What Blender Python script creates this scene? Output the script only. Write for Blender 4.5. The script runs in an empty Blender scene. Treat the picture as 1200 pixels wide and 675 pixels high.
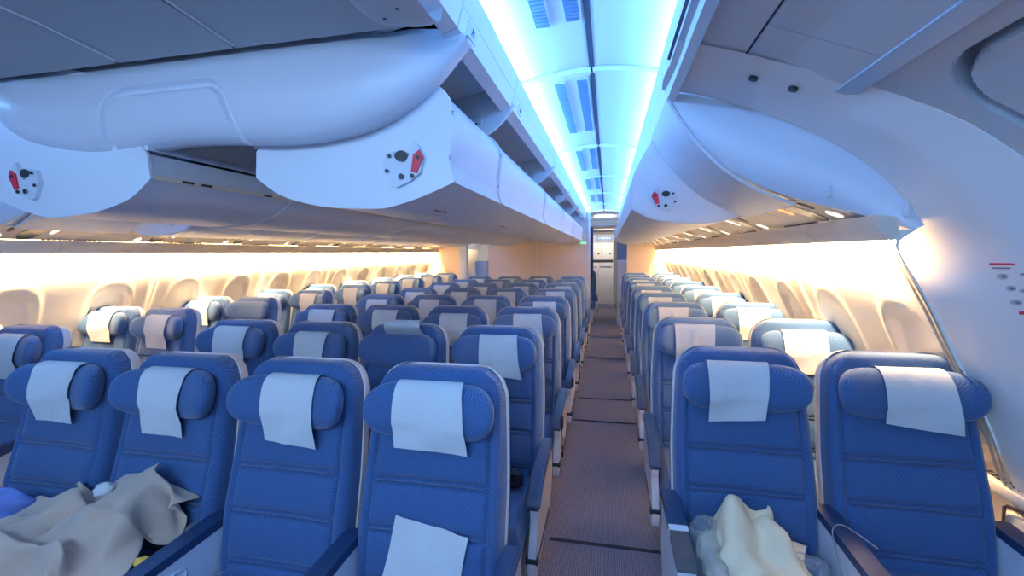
import bpy, bmesh, math, random
from mathutils import Vector, Matrix
R = math.radians
rnd = random.Random(7)
SC = bpy.context.scene
COL = SC.collection

# ------------------------------------------------------------------ camera
F, YAW, PIT, ROLL = 520.0, .2127, .0776, -.0106
d = Vector((-math.sin(YAW)*math.cos(PIT), math.cos(YAW)*math.cos(PIT), -math.sin(PIT)))
r = Vector((math.cos(YAW), math.sin(YAW), 0))
u = r.cross(d)
r2 = r*math.cos(ROLL) + u*math.sin(ROLL)
u2 = -r*math.sin(ROLL) + u*math.cos(ROLL)
cam = bpy.data.objects.new('camera', bpy.data.cameras.new('camera'))
COL.objects.link(cam)
cam.matrix_world = Matrix(((r2.x, u2.x, -d.x, 1.36), (r2.y, u2.y, -d.y, 0), (r2.z, u2.z, -d.z, 1.55), (0, 0, 0, 1)))
cam.data.sensor_width = 36
cam.data.lens = F/1200*36
cam.data.clip_start = .02
SC.camera = cam

# ------------------------------------------------------------------ world, exposure, lamps
SC.view_settings.view_transform = 'Standard'
SC.view_settings.look = 'None'
SC.view_settings.gamma = 1
SC.view_settings.use_curve_mapping = False
SC.view_settings.exposure = 0.08
w = bpy.data.worlds.new('world'); SC.world = w; w.use_nodes = True
w.node_tree.nodes['Background'].inputs[0].default_value = (.36, .57, 1, 1)
w.node_tree.nodes['Background'].inputs[1].default_value = .55

def area(name, loc, tgt, sx, sy, col, power, roty=None):
    l = bpy.data.lights.new(name, 'AREA'); l.shape = 'RECTANGLE'
    l.size = sx; l.size_y = sy; l.color = col; l.energy = power
    o = bpy.data.objects.new(name, l); COL.objects.link(o)
    z = (Vector(loc)-Vector(tgt)).normalized()
    y = Vector((0, 1, 0)); x = y.cross(z).normalized(); y = z.cross(x)
    o.matrix_world = Matrix(((x.x, y.x, z.x, loc[0]), (x.y, y.y, z.y, loc[1]), (x.z, y.z, z.z, loc[2]), (0, 0, 0, 1)))
    return o
BLUE = (.15, .43, 1.0)
WARM = (1.0, .66, .32)
for s in (1, -1):
    # cove strips on both edges of each aisle ceiling
    area('cove_light', (s*.943, 4.15, 2.338), (s*1.03, 4.15, 2.41), .02, 11.2, BLUE, 76)
    area('cove_light', (s*1.592, 4.15, 2.338), (s*1.50, 4.15, 2.41), .02, 11.2, BLUE, 50)
    # warm strips hidden above the valance, washing the side walls
    area('sidewall_light', (s*2.336, 5.60, 1.604), (s*2.40, 5.60, 1.570), .025, 7.40, WARM, 500)
# ceiling lamp of the cross aisle behind the camera
area('cross_aisle_light', (.3, -.9, 2.10), (.1, .3, .9), 2.6, .4, (.36, .61, 1.0), 58)
# lit galley and cabin beyond the far partition
area('galley_light', (1.3, 11.6, 2.1), (1.3, 12.6, 1.0), .5, .5, (1, .9, .8), 24)
area('rear_cabin_light', (-1.7, 12.2, 2.1), (-2.0, 12.8, 1.0), 1.2, 2.2, (1, .82, .6), 45)

# ------------------------------------------------------------------ materials
MATS = {}
def mat(name, col, rough=.5, metal=0, bump=None, sheen=0, spec=.5, emit=None, estr=1, trans=0, alpha=1, noise=None):
    m = bpy.data.materials.new(name); m.use_nodes = True
    nt = m.node_tree; b = nt.nodes['Principled BSDF']
    b.inputs['Base Color'].default_value = (*col, 1)
    b.inputs['Roughness'].default_value = rough
    b.inputs['Metallic'].default_value = metal
    b.inputs['Specular IOR Level'].default_value = spec
    b.inputs['Sheen Weight'].default_value = sheen
    b.inputs['Transmission Weight'].default_value = trans
    b.inputs['Alpha'].default_value = alpha
    if emit:
        b.inputs['Emission Color'].default_value = (*emit, 1)
        b.inputs['Emission Strength'].default_value = estr
    tc = nt.nodes.new('ShaderNodeTexCoord')
    if noise:   # (scale, amount): soft variation of the colour
        n = nt.nodes.new('ShaderNodeTexNoise'); n.inputs['Scale'].default_value = noise[0]; n.inputs['Detail'].default_value = 4
        nt.links.new(tc.outputs['Object'], n.inputs['Vector'])
        mx = nt.nodes.new('ShaderNodeMix'); mx.data_type = 'RGBA'
        mx.inputs[6].default_value = (*[c*(1-noise[1]) for c in col], 1)
        mx.inputs[7].default_value = (*[min(1, c*(1+noise[1])) for c in col], 1)
        nt.links.new(n.outputs['Fac'], mx.inputs[0]); nt.links.new(mx.outputs[2], b.inputs['Base Color'])
    if bump:
        n = nt.nodes.new('ShaderNodeTexNoise'); n.inputs['Scale'].default_value = bump[0]
        nt.links.new(tc.outputs['Object'], n.inputs['Vector'])
        bp = nt.nodes.new('ShaderNodeBump'); bp.inputs['Strength'].default_value = bump[1]; bp.inputs['Distance'].default_value = .002
        nt.links.new(n.outputs['Fac'], bp.inputs['Height']); nt.links.new(bp.outputs[0], b.inputs['Normal'])
    MATS[name] = m
    return m

def fabric(name, c0, c1, scale, sheen=.3):
    """knitted mesh cloth: small cells with a darker ground"""
    m = mat(name, c0, .8, sheen=sheen)
    nt = m.node_tree; b = nt.nodes['Principled BSDF']; tc = nt.nodes['Texture Coordinate']
    b.inputs['Sheen Roughness'].default_value = .5
    split_xyz = nt.nodes.new('ShaderNodeSeparateXYZ'); nt.links.new(tc.outputs['Object'], split_xyz.inputs[0])
    def node_math(op, a, b_):
        n = nt.nodes.new('ShaderNodeMath'); n.operation = op
        for k, q in ((0, a), (1, b_)):
            if isinstance(q, (int, float)): n.inputs[k].default_value = q
            elif q is not None: nt.links.new(q, n.inputs[k])
        return n.outputs[0]
    ax = node_math('SINE', node_math('MULTIPLY', node_math('ADD', split_xyz.outputs[0], node_math('MULTIPLY', split_xyz.outputs[1], .6)), scale), None)
    az = node_math('SINE', node_math('MULTIPLY', node_math('SUBTRACT', split_xyz.outputs[2], node_math('MULTIPLY', split_xyz.outputs[1], .5)), scale*1.25), None)
    val = node_math('ADD', node_math('MULTIPLY', node_math('MULTIPLY', ax, az), .5), .5)
    cr = nt.nodes.new('ShaderNodeValToRGB')
    cr.color_ramp.elements[0].color = (*c0, 1); cr.color_ramp.elements[0].position = .25
    cr.color_ramp.elements[1].color = (*c1, 1); cr.color_ramp.elements[1].position = .85
    nt.links.new(val, cr.inputs[0]); nt.links.new(cr.outputs[0], b.inputs['Base Color'])
    bp = nt.nodes.new('ShaderNodeBump'); bp.inputs['Strength'].default_value = .35; bp.inputs['Distance'].default_value = .002; 
    nt.links.new(val, bp.inputs['Height']); nt.links.new(bp.outputs[0], b.inputs['Normal'])
    return m
white = mat('cabin_plastic', (.74, .76, .80), .42, noise=(3, .02))
binmat = mat('bin_plastic', (.72, .76, .84), .38, noise=(2, .02))
cream = mat('cream_panel', (.87, .79, .66), .5)
beige = mat('beige_plastic', (.78, .69, .58), .5)
shellm = mat('seat_shell_plastic', (.70, .64, .64), .4)
gap = mat('dark_gap', (.05, .07, .12), .6)
seat_blue = fabric('blue_seat_fabric', (.014, .058, .18), (.058, .15, .35), 800)
head_blue = fabric('blue_headrest_fabric', (.018, .065, .19), (.065, .16, .36), 800)
armpad = mat('armrest_vinyl', (.018, .045, .12), .35)
paper = mat('white_nonwoven_cloth', (.61, .63, .65), .85, bump=(60, .35), noise=(9, .05))
metal = mat('brushed_metal', (.55, .56, .58), .3, 1)
darkp = mat('dark_plastic', (.02, .022, .03), .4)
red = mat('red_plastic', (.75, .02, .05), .4)
latchm = mat('latch_plastic', (.62, .68, .78), .35)
blanket_m = mat('grey_fleece', (.52, .38, .30), .95, bump=(90, .5), sheen=.3, noise=(5, .12))
pillow_m = mat('blue_thin_sheet', (.13, .20, .52), .7, bump=(40, .3), noise=(14, .25))
bag_m = mat('clear_plastic_film', (.82, .86, .92), .12, trans=.75, alpha=.75, bump=(30, 1.0))
yel_m = mat('cream_thin_sheet', (.90, .72, .48), .75, bump=(30, .3), noise=(6, .10))
green_lit = mat('lit_exit_sign', (.1, .5, .2), .5, emit=(.25, 1, .45), estr=1.2)
greyglass = mat('smoked_panel', (.12, .12, .13), .25)
lens = mat('lamp_lens', (.9, .9, .85), .3, emit=(1, .85, .6), estr=1.5)
orange_lit = mat('lit_sign_orange', (.8, .3, .1), .4, emit=(1, .35, .12), estr=1.5)
sign_red = mat('placard_red', (.70, .05, .10), .6)
sign_ink = mat('placard_ink', (.18, .18, .2), .6)
sign_bg = mat('placard_white', (.80, .80, .80), .5)
carpet_strip = mat('carpet_seam', (.012, .014, .03), .9)
pouch = mat('dark_cloth', (.015, .018, .03), .8)
curtain_m = mat('blue_curtain', (.015, .05, .16), .85)
steel = mat('galley_panel', (.62, .60, .60), .4, noise=(4, .05))
kraft = mat('brown_foil', (.45, .33, .24), .5, bump=(40, .8))

# carpet: fine ribs of dots
carpet = mat('aisle_carpet', (.05, .05, .08), .95)
nt = carpet.node_tree; b = nt.nodes['Principled BSDF']; tc = nt.nodes['Texture Coordinate']
v = nt.nodes.new('ShaderNodeTexVoronoi'); v.inputs['Scale'].default_value = 95; v.inputs['Randomness'].default_value = .1
cr = nt.nodes.new('ShaderNodeValToRGB'); cr.color_ramp.elements[0].color = (.29, .26, .29, 1); cr.color_ramp.elements[0].position = .15
cr.color_ramp.elements[1].color = (.075, .07, .10, 1); cr.color_ramp.elements[1].position = .6
nt.links.new(tc.outputs['Object'], v.inputs['Vector']); nt.links.new(v.outputs['Distance'], cr.inputs[0]); nt.links.new(cr.outputs[0], b.inputs['Base Color'])

# ------------------------------------------------------------------ helpers
def smooth(me, ang=35):
    me.polygons.foreach_set('use_smooth', [True]*len(me.polygons))
    try: me.set_sharp_from_angle(angle=R(ang))
    except Exception: pass
    me.update()
def mesh(name, vs, fs, m=None, ang=35, fix=True):
    me = bpy.data.meshes.new(name); me.from_pydata([tuple(v) for v in vs], [], fs)
    if fix:
        bm = bmesh.new(); bm.from_mesh(me)
        bmesh.ops.remove_doubles(bm, verts=bm.verts, dist=1e-5)
        bmesh.ops.recalc_face_normals(bm, faces=bm.faces); bm.to_mesh(me); bm.free()
    if m: me.materials.append(m)
    smooth(me, ang)
    return me
def obj(name, me, parent=None, loc=(0, 0, 0)):
    o = bpy.data.objects.new(name, me); COL.objects.link(o); o.location = loc
    if parent: o.parent = parent
    return o
def tag(o, label, cat=None, group=None):
    o['label'] = label
    if cat: o['category'] = cat
    if group: o['group'] = group
    return o
def thing(name, label, cat, loc=(0, 0, 0), group=None):
    o = obj(name, None, None, loc); o.empty_display_size = .05
    return tag(o, label, cat, group)
def struct(name, me, **k):
    o = obj(name, me, **k); o['kind'] = 'structure'; return o
class MB:
    """collects shapes of ONE object"""
    def __init__(s): s.v = []; s.f = []
    def add(s, vs, fs):
        n = len(s.v); s.v += [tuple(x) for x in vs]; s.f += [tuple(i+n for i in f) for f in fs]; return s
    def box(s, x0, x1, y0, y1, z0, z1, c=0):
        if c <= 0:
            vs = [(x, y, z) for x in (x0, x1) for y in (y0, y1) for z in (z0, z1)]
            return s.add(vs, [(0, 1, 3, 2), (4, 6, 7, 5), (0, 4, 5, 1), (2, 3, 7, 6), (0, 2, 6, 4), (1, 5, 7, 3)])
        bm = bmesh.new(); bmesh.ops.create_cube(bm, size=1)
        for q in bm.verts: q.co = Vector(((x0+x1)/2+q.co.x*(x1-x0), (y0+y1)/2+q.co.y*(y1-y0), (z0+z1)/2+q.co.z*(z1-z0)))
        bmesh.ops.bevel(bm, geom=bm.edges[:], offset=c, segments=2, affect='EDGES', profile=.5)
        s.add([q.co[:] for q in bm.verts], [[q.index for q in f.verts] for f in bm.faces]) if not bm.verts.index_update() else 0
        bm.free(); return s
    def prism(s, poly, y0, y1):
        """closed polygon in (x, z) run along y"""
        n = len(poly)
        vs = [(x, y0, z) for x, z in poly]+[(x, y1, z) for x, z in poly]
        return s.add(vs, [tuple(range(n)), tuple(range(2*n-1, n-1, -1))]+[(i, (i+1) % n, n+(i+1) % n, n+i) for i in range(n)])
    def prismx(s, poly, x0, x1):
        n = len(poly)
        vs = [(x0, y, z) for y, z in poly]+[(x1, y, z) for y, z in poly]
        return s.add(vs, [tuple(range(n)), tuple(range(2*n-1, n-1, -1))]+[(i, (i+1) % n, n+(i+1) % n, n+i) for i in range(n)])
    def tube(s, pts, rad, seg=8, cap=True):
        pts = [Vector(p) for p in pts]; rings = []
        for i, p in enumerate(pts):
            t = (pts[min(i+1, len(pts)-1)]-pts[max(i-1, 0)]).normalized()
            a = t.cross(Vector((0, 0, 1)))
            if a.length < .01: a = t.cross(Vector((1, 0, 0)))
            a.normalize(); bb = t.cross(a); rr = rad[i] if isinstance(rad, (list, tuple)) else rad
            rings.append([p+a*math.cos(k*2*math.pi/seg)*rr+bb*math.sin(k*2*math.pi/seg)*rr for k in range(seg)])
        vs = [q for ring in rings for q in ring]; fs = []
        for i in range(len(pts)-1):
            for k in range(seg): fs.append((i*seg+k, i*seg+(k+1) % seg, (i+1)*seg+(k+1) % seg, (i+1)*seg+k))
        if cap: fs += [tuple(range(seg)), tuple((len(pts)-1)*seg+k for k in range(seg))]
        return s.add(vs, fs)
    def disc(s, c, n, rx, ry=None, h=.004, up=(0, 0, 1), seg=20):
        """elliptic button: centre c, normal n"""
        ry = ry or rx; n = Vector(n).normalized(); c = Vector(c); a = Vector(up).cross(n)
        if a.length < .01: a = Vector((0, 1, 0)).cross(n)
        a.normalize(); bb = n.cross(a)
        vs = [c+a*math.cos(k*2*math.pi/seg)*rx+bb*math.sin(k*2*math.pi/seg)*ry for k in range(seg)]
        vs += [v+n*h for v in vs]
        return s.add(vs, [tuple(range(seg)), tuple(range(2*seg-1, seg-1, -1))]+[(k, (k+1) % seg, seg+(k+1) % seg, seg+k) for k in range(seg)])
    def me(s, name, m, ang=35): return mesh(name, s.v, s.f, m, ang)
    def build(s, name, m, parent=None, loc=(0, 0, 0), ang=35): return obj(name, s.me(name, m, ang), parent, loc)

def spline(pts, n):
    """Catmull-Rom through pts, n samples per span"""
    P = [Vector(p) for p in pts]; out = []
    for i in range(len(P)-1):
        a = P[max(i-1, 0)]; b_ = P[i]; c = P[i+1]; e = P[min(i+2, len(P)-1)]
        for k in range(n):
            t = k/n
            out.append(.5*((2*b_)+(c-a)*t+(2*a-5*b_+4*c-e)*t*t+(3*b_-a-3*c+e)*t**3))
    out.append(P[-1]); return out
def sp2(pts, n=6): return [(p.x, p.y) for p in spline([(a, b_, 0) for a, b_ in pts], n)]
def interp(pts, x):
    if x <= pts[0][0]: return pts[0][1]
    for (a, fa), (c, fc) in zip(pts, pts[1:]):
        if x <= c: return fa+(fc-fa)*(x-a)/(c-a)
    return pts[-1][1]
def mx(poly, s): return [(s*x, z) for x, z in poly]
def offset_open(pl, t):
    """thick strip around an open polyline in (x, z)"""
    out = []
    for i, (x, z) in enumerate(pl):
        a = pl[max(i-1, 0)]; c = pl[min(i+1, len(pl)-1)]
        dx, dz = c[0]-a[0], c[1]-a[1]; L = math.hypot(dx, dz) or 1
        out.append((x-dz/L*t, z+dx/L*t))
    return pl+out[::-1]
def copy_tree(o, parent=None):
    c = o.copy(); COL.objects.link(c); c.parent = parent
    for ch in list(o.children): copy_tree(ch, c)
    return c
def ssurf(name, rows, m, ang=35, thick=0):
    """grid surface rows[i][j]"""
    n = len(rows[0]); vs = [p for rw in rows for p in rw]
    fs = [(i*n+j, i*n+j+1, (i+1)*n+j+1, (i+1)*n+j) for i in range(len(rows)-1) for j in range(n-1)]
    return mesh(name, vs, fs, m, ang)

Y1 = 9.3           # far partition, window seats
YC = 8.6           # far partition, middle block
Y0 = -1.6
# ------------------------------------------------------------------ floor
struct('floor', MB().box(-2.9, 2.9, Y0, 14.2, -.06, 0).me('floor', carpet))
sm = MB()
for yy in (2.29, 4.05, 4.70, 6.6, 8.2): sm.box(1.06, 1.66, yy-.012, yy+.012, .0005, .003)
struct('trim_1', sm.me('carpet_seams', carpet_strip))

# ------------------------------------------------------------------ side walls with window reveals
WP = [(2.82, 0.0), (2.82, .35), (2.82, .76), (2.70, .83), (2.65, .94), (2.545, 1.17), (2.448, 1.38), (2.415, 1.50), (2.405, 1.58), (2.42, 1.68)]
def wx(z): return interp([(b_, a) for a, b_ in sp2(WP, 6)], z)
WSET = {1: (2.0, .59), -1: (2.16, .62)}
def wall(s):
    WY0, WPITCH = WSET[s]
    zs = [0, .2, .4, .55, .65, .70, .74, .77, .79, .80, .82]+[.84+.0125*i for i in range(34)]+[1.28+.04*i for i in range(11)]
    ys = []
    y = 1.82
    while y < 12.9: ys.append(y); y += (.014 if y < 6 else .022) if y < 9.4 else .3
    wys = [WY0+WPITCH*k for k in range(12)]
    rows = []
    for y in ys:
        row = []
        for z in zs:
            x = wx(z)
            if y < 9.35:
                k = round((y-WY0)/WPITCH); wy = WY0+WPITCH*k
                # raised rounded surround: arched reveal, deepest at its top edge
                px = abs(y-wy)/.145; pz = (z-1.085)/.215
                rr = (px**3.2+abs(pz)**3.2)**(1/3.2)
                if rr < 1.35:
                    t = max(0, min(1, (1.0-rr)/.13))
                    depth = (.007+.026*max(0, min(1, (z-.98)/.27)))*t*t*(3-2*t)
                    x += depth
                    t2 = math.exp(-((rr-1.12)/.09)**2); x -= .007*t2
                # panel joint ridges, one for every two windows
                jy = (y-(WY0-.5*WPITCH))/(2*WPITCH); dj = abs(jy-round(jy))*2*WPITCH
                if dj < .035: x -= .014*(1-dj/.035)
            yst = 1.82+.10*max(0, min(1, (z-1.38)/.18))
            row.append((s*x, max(y, yst), z))
        rows.append(row)
    me = ssurf('side_lining', rows, cream, 50)
    return me
for s, nm in ((1, 'wall_right'), (-1, 'wall_left')):
    struct(nm, wall(s))
# blinds closed in the reveals (a panel of its own in every window); the first on the right stands a little open
def window(s, k, opened=False):
    WY0, WPITCH = WSET[s]
    y = WY0+WPITCH*k
    z0, z1 = .93, 1.245
    mb = MB(); n = 12
    zb = z0 if not opened else .985
    vs = []
    rows = []
    for i in range(n+1):
        z = zb+(z1-zb)*i/n
        hw = .118
        t = (z-1.085)/.19
        hw = .125*max(.05, (1-min(1, abs(t))**3.5))**(1/3.5)
        rows.append([(s*(wx(z)+.009+.026*max(0, min(1, (z-.98)/.27))), y+hw*q/6, z) for q in range(-6, 7)])
    o = struct('window_%d' % (k+1+(20 if s < 0 else 0)), ssurf('window_blind', rows, cream, 40))
    if opened:
        g = MB(); g.box(s*(wx(.95)+.046)-.004, s*(wx(.95)+.046)+.004, y-.10, y+.10, .915, .99)
        obj('window_pane', g.me('window_pane', mat('daylight_pane', (.5, .7, .9), .1, emit=(.35, .62, 1), estr=1.0)), o)
        h = MB(); h.box(s*(wx(.99)+.030)-.012, s*(wx(.99)+.030)+.012, y-.10, y+.10, .978, .990, .004)
        obj('blind_handle', h.me('blind_handle', white), o)
for s in (1, -1):
    for k in range(12): window(s, k, s > 0 and k == 0)

# ledge along the foot of each wall
for s, n in ((1, 'baseboard_right'), (-1, 'baseboard_left')):
    pr = mx([(2.82, .0), (2.74, .0), (2.74, .40), (2.76, .44), (2.82, .46)], s)
    struct(n, MB().prism(pr, 1.9, 9.3).me(n, beige))

# lining between the window wall and the door bay: trim strip, then a flared panel
TR = [(2.39, 1.62), (2.40, 1.55), (2.445, 1.38), (2.545, 1.17), (2.655, .94), (2.72, .76), (2.79, .58), (2.80, 0)]
LA = [(1.575, 2.215), (1.72, 2.18), (1.96, 2.075), (2.145, 1.955), (2.305, 1.795), (2.395, 1.645), (2.405, 1.56), (2.455, 1.38), (2.56, 1.17), (2.665, .94), (2.73, .76), (2.80, .56), (2.81, 0)]
LAY = [1.98, 1.97, 1.93, 1.87, 1.80, 1.77, 1.90, 1.82, 1.82, 1.82, 1.82, 1.82, 1.82]
LB = [(1.57, 2.20), (1.75, 2.145), (2.03, 2.025), (2.17, 1.925), (2.30, 1.815), (2.45, 1.655), (2.54, 1.53), (2.62, 1.36), (2.70, 1.15), (2.76, .9), (2.79, .65), (2.80, .35), (2.80, 0)]
DD = [(1.57, 2.20), (1.75, 2.145), (2.06, 2.03), (2.20, 1.97), (2.37, 1.87), (2.52, 1.74), (2.64, 1.58), (2.72, 1.40), (2.76, 1.2), (2.79, .9), (2.80, .65), (2.80, .35), (2.80, 0)]
for s, nm in ((1, 'trim_2'), (-1, 'trim_3')):
    A = spline([(x, y, z) for (x, z), y in zip(LA, LAY)], 6)
    B = spline([(x, 1.61 if i > 2 else 1.67, z) for i, (x, z) in enumerate(LB)], 6)
    rows = []
    for t in [i/10 for i in range(11)]:
        row = []
        for i, (a, b_) in enumerate(zip(A, B)):
            p = a.lerp(b_, t); bulge = -.012*math.sin(math.pi*t)
            row.append((s*(p.x+bulge*.7), p.y, p.z-bulge*0))
        rows.append(row)
    # rounded return into the door bay
    D_ = spline([(x, 1.50, z) for x, z in DD], 6)
    for t in (.15, .5, 1):
        rows.append([(s*(b_.x+(dd.x-b_.x)*t), b_.y+(dd.y-b_.y)*min(1, t*.9+.1 if t < 1 else 1), b_.z+(dd.z-b_.z)*t) for b_, dd in zip(B, D_)])
    arch = struct(nm, ssurf('door_bay_arch', rows, cream if 0 else mat('arch_panel', (.84, .78, .76), .5), 60))
    tp = MB()
    for off, wd in ((0, .009), (.026, .007)):
        P = spline([(x-.010, 1.830-off+.10*max(0, min(1, (z-1.38)/.18)), z) for x, z in TR], 6)
        tp.tube([(s*p.x, p.y, p.z) for p in P], wd*.5, 6)
    struct('trim_%d' % (4 if s > 0 else 5), tp.me('lining_trim_strip', MATS.get('trim_tan') or mat('trim_tan', (.50, .38, .27), .5)))

# door bay liner: curved wall with a rounded door panel behind a dark gap
DL = sp2(DD[2:], 8)
ARC = [0]
for p, q in zip(DL, DL[1:]): ARC.append(ARC[-1]+math.hypot(q[0]-p[0], q[1]-p[1]))
def dat(sv):
    x = interp(list(zip(ARC, [p[0] for p in DL])), sv); z = interp(list(zip(ARC, [p[1] for p in DL])), sv)
    x2 = interp(list(zip(ARC, [p[0] for p in DL])), sv+.01); z2 = interp(list(zip(ARC, [p[1] for p in DL])), sv+.01)
    L = math.hypot(x2-x, z2-z) or 1
    return x, z, -(z2-z)/L, (x2-x)/L     # outward normal (away from cabin)
def doorbay(s):
    ys = [-1.6+.1*i for i in range(22)]+[.6+.03*i for i in range(11)]+[.93+.0065*i for i in range(87)]+[1.5]
    sv = [.0+.0065*i for i in range(139)]+[.9+.1*i for i in range(15)]
    rows = []
    for y in ys:
        row = []
        for q in sv:
            x, z, nx, nz = dat(min(q, ARC[-1]-.011))
            # rounded rectangle distance, door from y<1.42 and s>.10
            cx_, cy_ = .10+.20, 1.42-.20
            ax, ay = cx_-q, y-cy_
            dist = (math.hypot(max(ax, 0), max(ay, 0))+min(max(ax, ay), 0))-.20   # <0 inside the door
            dep = 0
            if dist < -.03: dep = .012
            elif dist < 0: dep = .085*math.sin(math.pi*(-dist/.03))**.7+.012*(-dist/.03)
            elif dist < .12: dep = .010*(1-dist/.12)
            if y < 1.30 or True:
                pass
            # horizontal joint lower on the liner
            if abs(q-.63) < .010 and dist > 0: dep += .03
            row.append((s*(x+nx*dep*1.0), y, z+nz*dep))
        rows.append(row)
    return rows
for s, nm in ((1, 'door_1'), (-1, 'door_2')):
    struct(nm, ssurf('door_bay_liner', doorbay(s), mat('door_liner', (.52, .55, .60), .5), 30))
    # small round rivet cap on the door panel
    x, z, nx, nz = dat(.20)
# groove strip at the top of the door bay
for s, nm in ((1, 'trim_6'), (-1, 'trim_7')):
    struct(nm, MB().prism(mx([(2.035, 2.05), (2.035, 2.032), (2.062, 2.020), (2.085, 2.012), (2.09, 2.03)], s), Y0, 1.60).me('ceiling_rail', mat('blue_grey_rail', (.40, .50, .62), .35)))

# cross-aisle ceiling beside the aisle panel, right and left
for s, nm in ((1, 'ceiling_right'), (-1, 'ceiling_left')):
    mb = MB()
    f = lambda x: interp([(1.57, 2.205), (1.77, 2.145), (2.04, 2.035)], x)
    def slab(xa, xb, ya, yb):
        mb.add(*[(vs, fs) for vs, fs in [([(s*xa, ya, f(xa)), (s*xb, ya, f(xb)), (s*xb, yb, f(xb)), (s*xa, yb, f(xa)),
             (s*xa, ya, f(xa)+.03), (s*xb, ya, f(xb)+.03), (s*xb, yb, f(xb)+.03), (s*xa, yb, f(xa)+.03)],
             [(0, 1, 2, 3), (4, 5, 6, 7), (0, 1, 5, 4), (1, 2, 6, 5), (2, 3, 7, 6), (3, 0, 4, 7)])]][0])
    slab(1.57, 1.763, Y0, 1.70)
    slab(1.772, 2.035, Y0, .40); slab(1.772, 2.035, .405, 1.335); slab(1.772, 2.035, 1.34, 1.585); slab(1.772, 2.035, 1.588, 1.70)
    struct(nm, mb.me('sloping_ceiling_panels', mat('ceiling_panel', (.64, .63, .66), .55)))
    gp = MB(); gp.add([(s*1.56, Y0, f(1.57)+.02), (s*2.04, Y0, f(2.04)+.02), (s*2.04, 1.7, f(2.04)+.02), (s*1.56, 1.7, f(1.57)+.02)], [(0, 1, 2, 3)])
    struct('ceiling_gap', gp.me('ceiling_gap', gap))
    for i, (x, y) in enumerate(((1.83, 1.635), (1.945, 1.625))):
        t = thing('ceiling_spotlight', 'small recessed round ceiling spotlight, %s of the pair %s' % (
            ('nearer the aisle', 'nearer the door')[i], 'above the right side bin' if s > 0 else 'over the left door bay'), 'spotlight', (s*x, y, f(x)), 'ceiling spotlights')
        n = Vector((-s*.35, 0, -.93)).normalized()
        MB().disc((0, 0, 0), n, .030, .018, .003).build('rim', beige, t)
        MB().disc(Vector((-s*.006, 0, -.003)), n, .014, .014, .010).build('lamp_head', darkp, t)

# ------------------------------------------------------------------ aisle ceilings: domed panels with a raised cross rib at each joint
SEAMS = [2.23, 3.79, 5.30, 6.78, 8.25, 9.3]
def zc(x):   # x across the aisle, local 0..1
    return 2.385+.055*math.sin(math.pi*min(1, max(0, x)))
for s, nm in ((1, 'ceiling'), (-1, 'ceiling.001')):
    edges = [Y0, .58]+SEAMS+[10.2]
    mb = MB()
    for a, c in zip(edges, edges[1:]):
        n = 16; ys = [a+.006, a+.05, a+.10]+[a+.1+(c-a-.12)*i/6 for i in range(1, 7)]+[c-.006]
        for half in (0, 1):
            xs = [.90+.76*(half*.5+.5*i/n)+(.004 if half and i == 0 else (-.004 if not half and i == n else 0)) for i in range(n+1)]
            vs = []
            ys = [a+.004]+ys
            for yi, y in enumerate(ys):
                tt = max(0, min(1, (y-a-.006)/.10))
                for x in xs: vs.append((s*x, y, zc((x-.90)/.76)+.022*math.sin(tt*math.pi/2)-.022+(.03 if yi == 0 else 0)))
            m_ = len(xs)
            mb.add(vs, [(i*m_+j, i*m_+j+1, (i+1)*m_+j+1, (i+1)*m_+j) for i in range(len(ys)-1) for j in range(m_-1)])
    ce = struct(nm, mb.me('aisle_ceiling', mat('ceiling_white', (.70, .76, .80), .5), 30))
    mb = MB(); mb.box(s*1.28-.012, s*1.28+.012, Y0, 10.2, 2.437, 2.447)
    struct('ceiling_gap', mb.me('ceiling_gap', gap))
    # closed top above the cove so no outside light comes in
    mb = MB(); mb.box(min(s*.6, s*1.9), max(s*.6, s*1.9), Y0, 12.9, 2.47, 2.50)
    struct('ceiling_top', mb.me('ceiling_top', white))
    # air grilles: two rows of slats in each left half
    for j, (a, c) in enumerate(zip(edges[1:6], edges[2:7])):
        where = ('nearest the camera', 'second from the camera', 'third from the camera', 'fourth from the camera', 'farthest down')[j]
        for q, xx in enumerate((1.11, 1.225)):
            if s < 0: continue
            mb = MB(); y = a+.15
            while y < c-.45:
                z = zc((xx-.9)/.76)-.004
                mb.box(xx-.026, xx+.026, y, y+.012, z-.006, z+.004); y += .024
            fr = MB(); z = zc((xx-.9)/.76)-.001
            fr.box(xx-.030, xx+.030, a+.14, c-.44, z-.002, z+.004)
            t = thing('air_grille', 'slatted air grille strip in the lit right-aisle ceiling, %s row, %s' % (('outer', 'inner')[q], where), 'air vent', (0, 0, 0), 'aisle ceiling air grilles')
            mb.build('slat', mat('grille_slat', (.14, .26, .42), .5) if 'grille_slat' not in MATS else MATS['grille_slat'], t)
            fr.build('frame', MATS['ceiling_white'], t)

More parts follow.
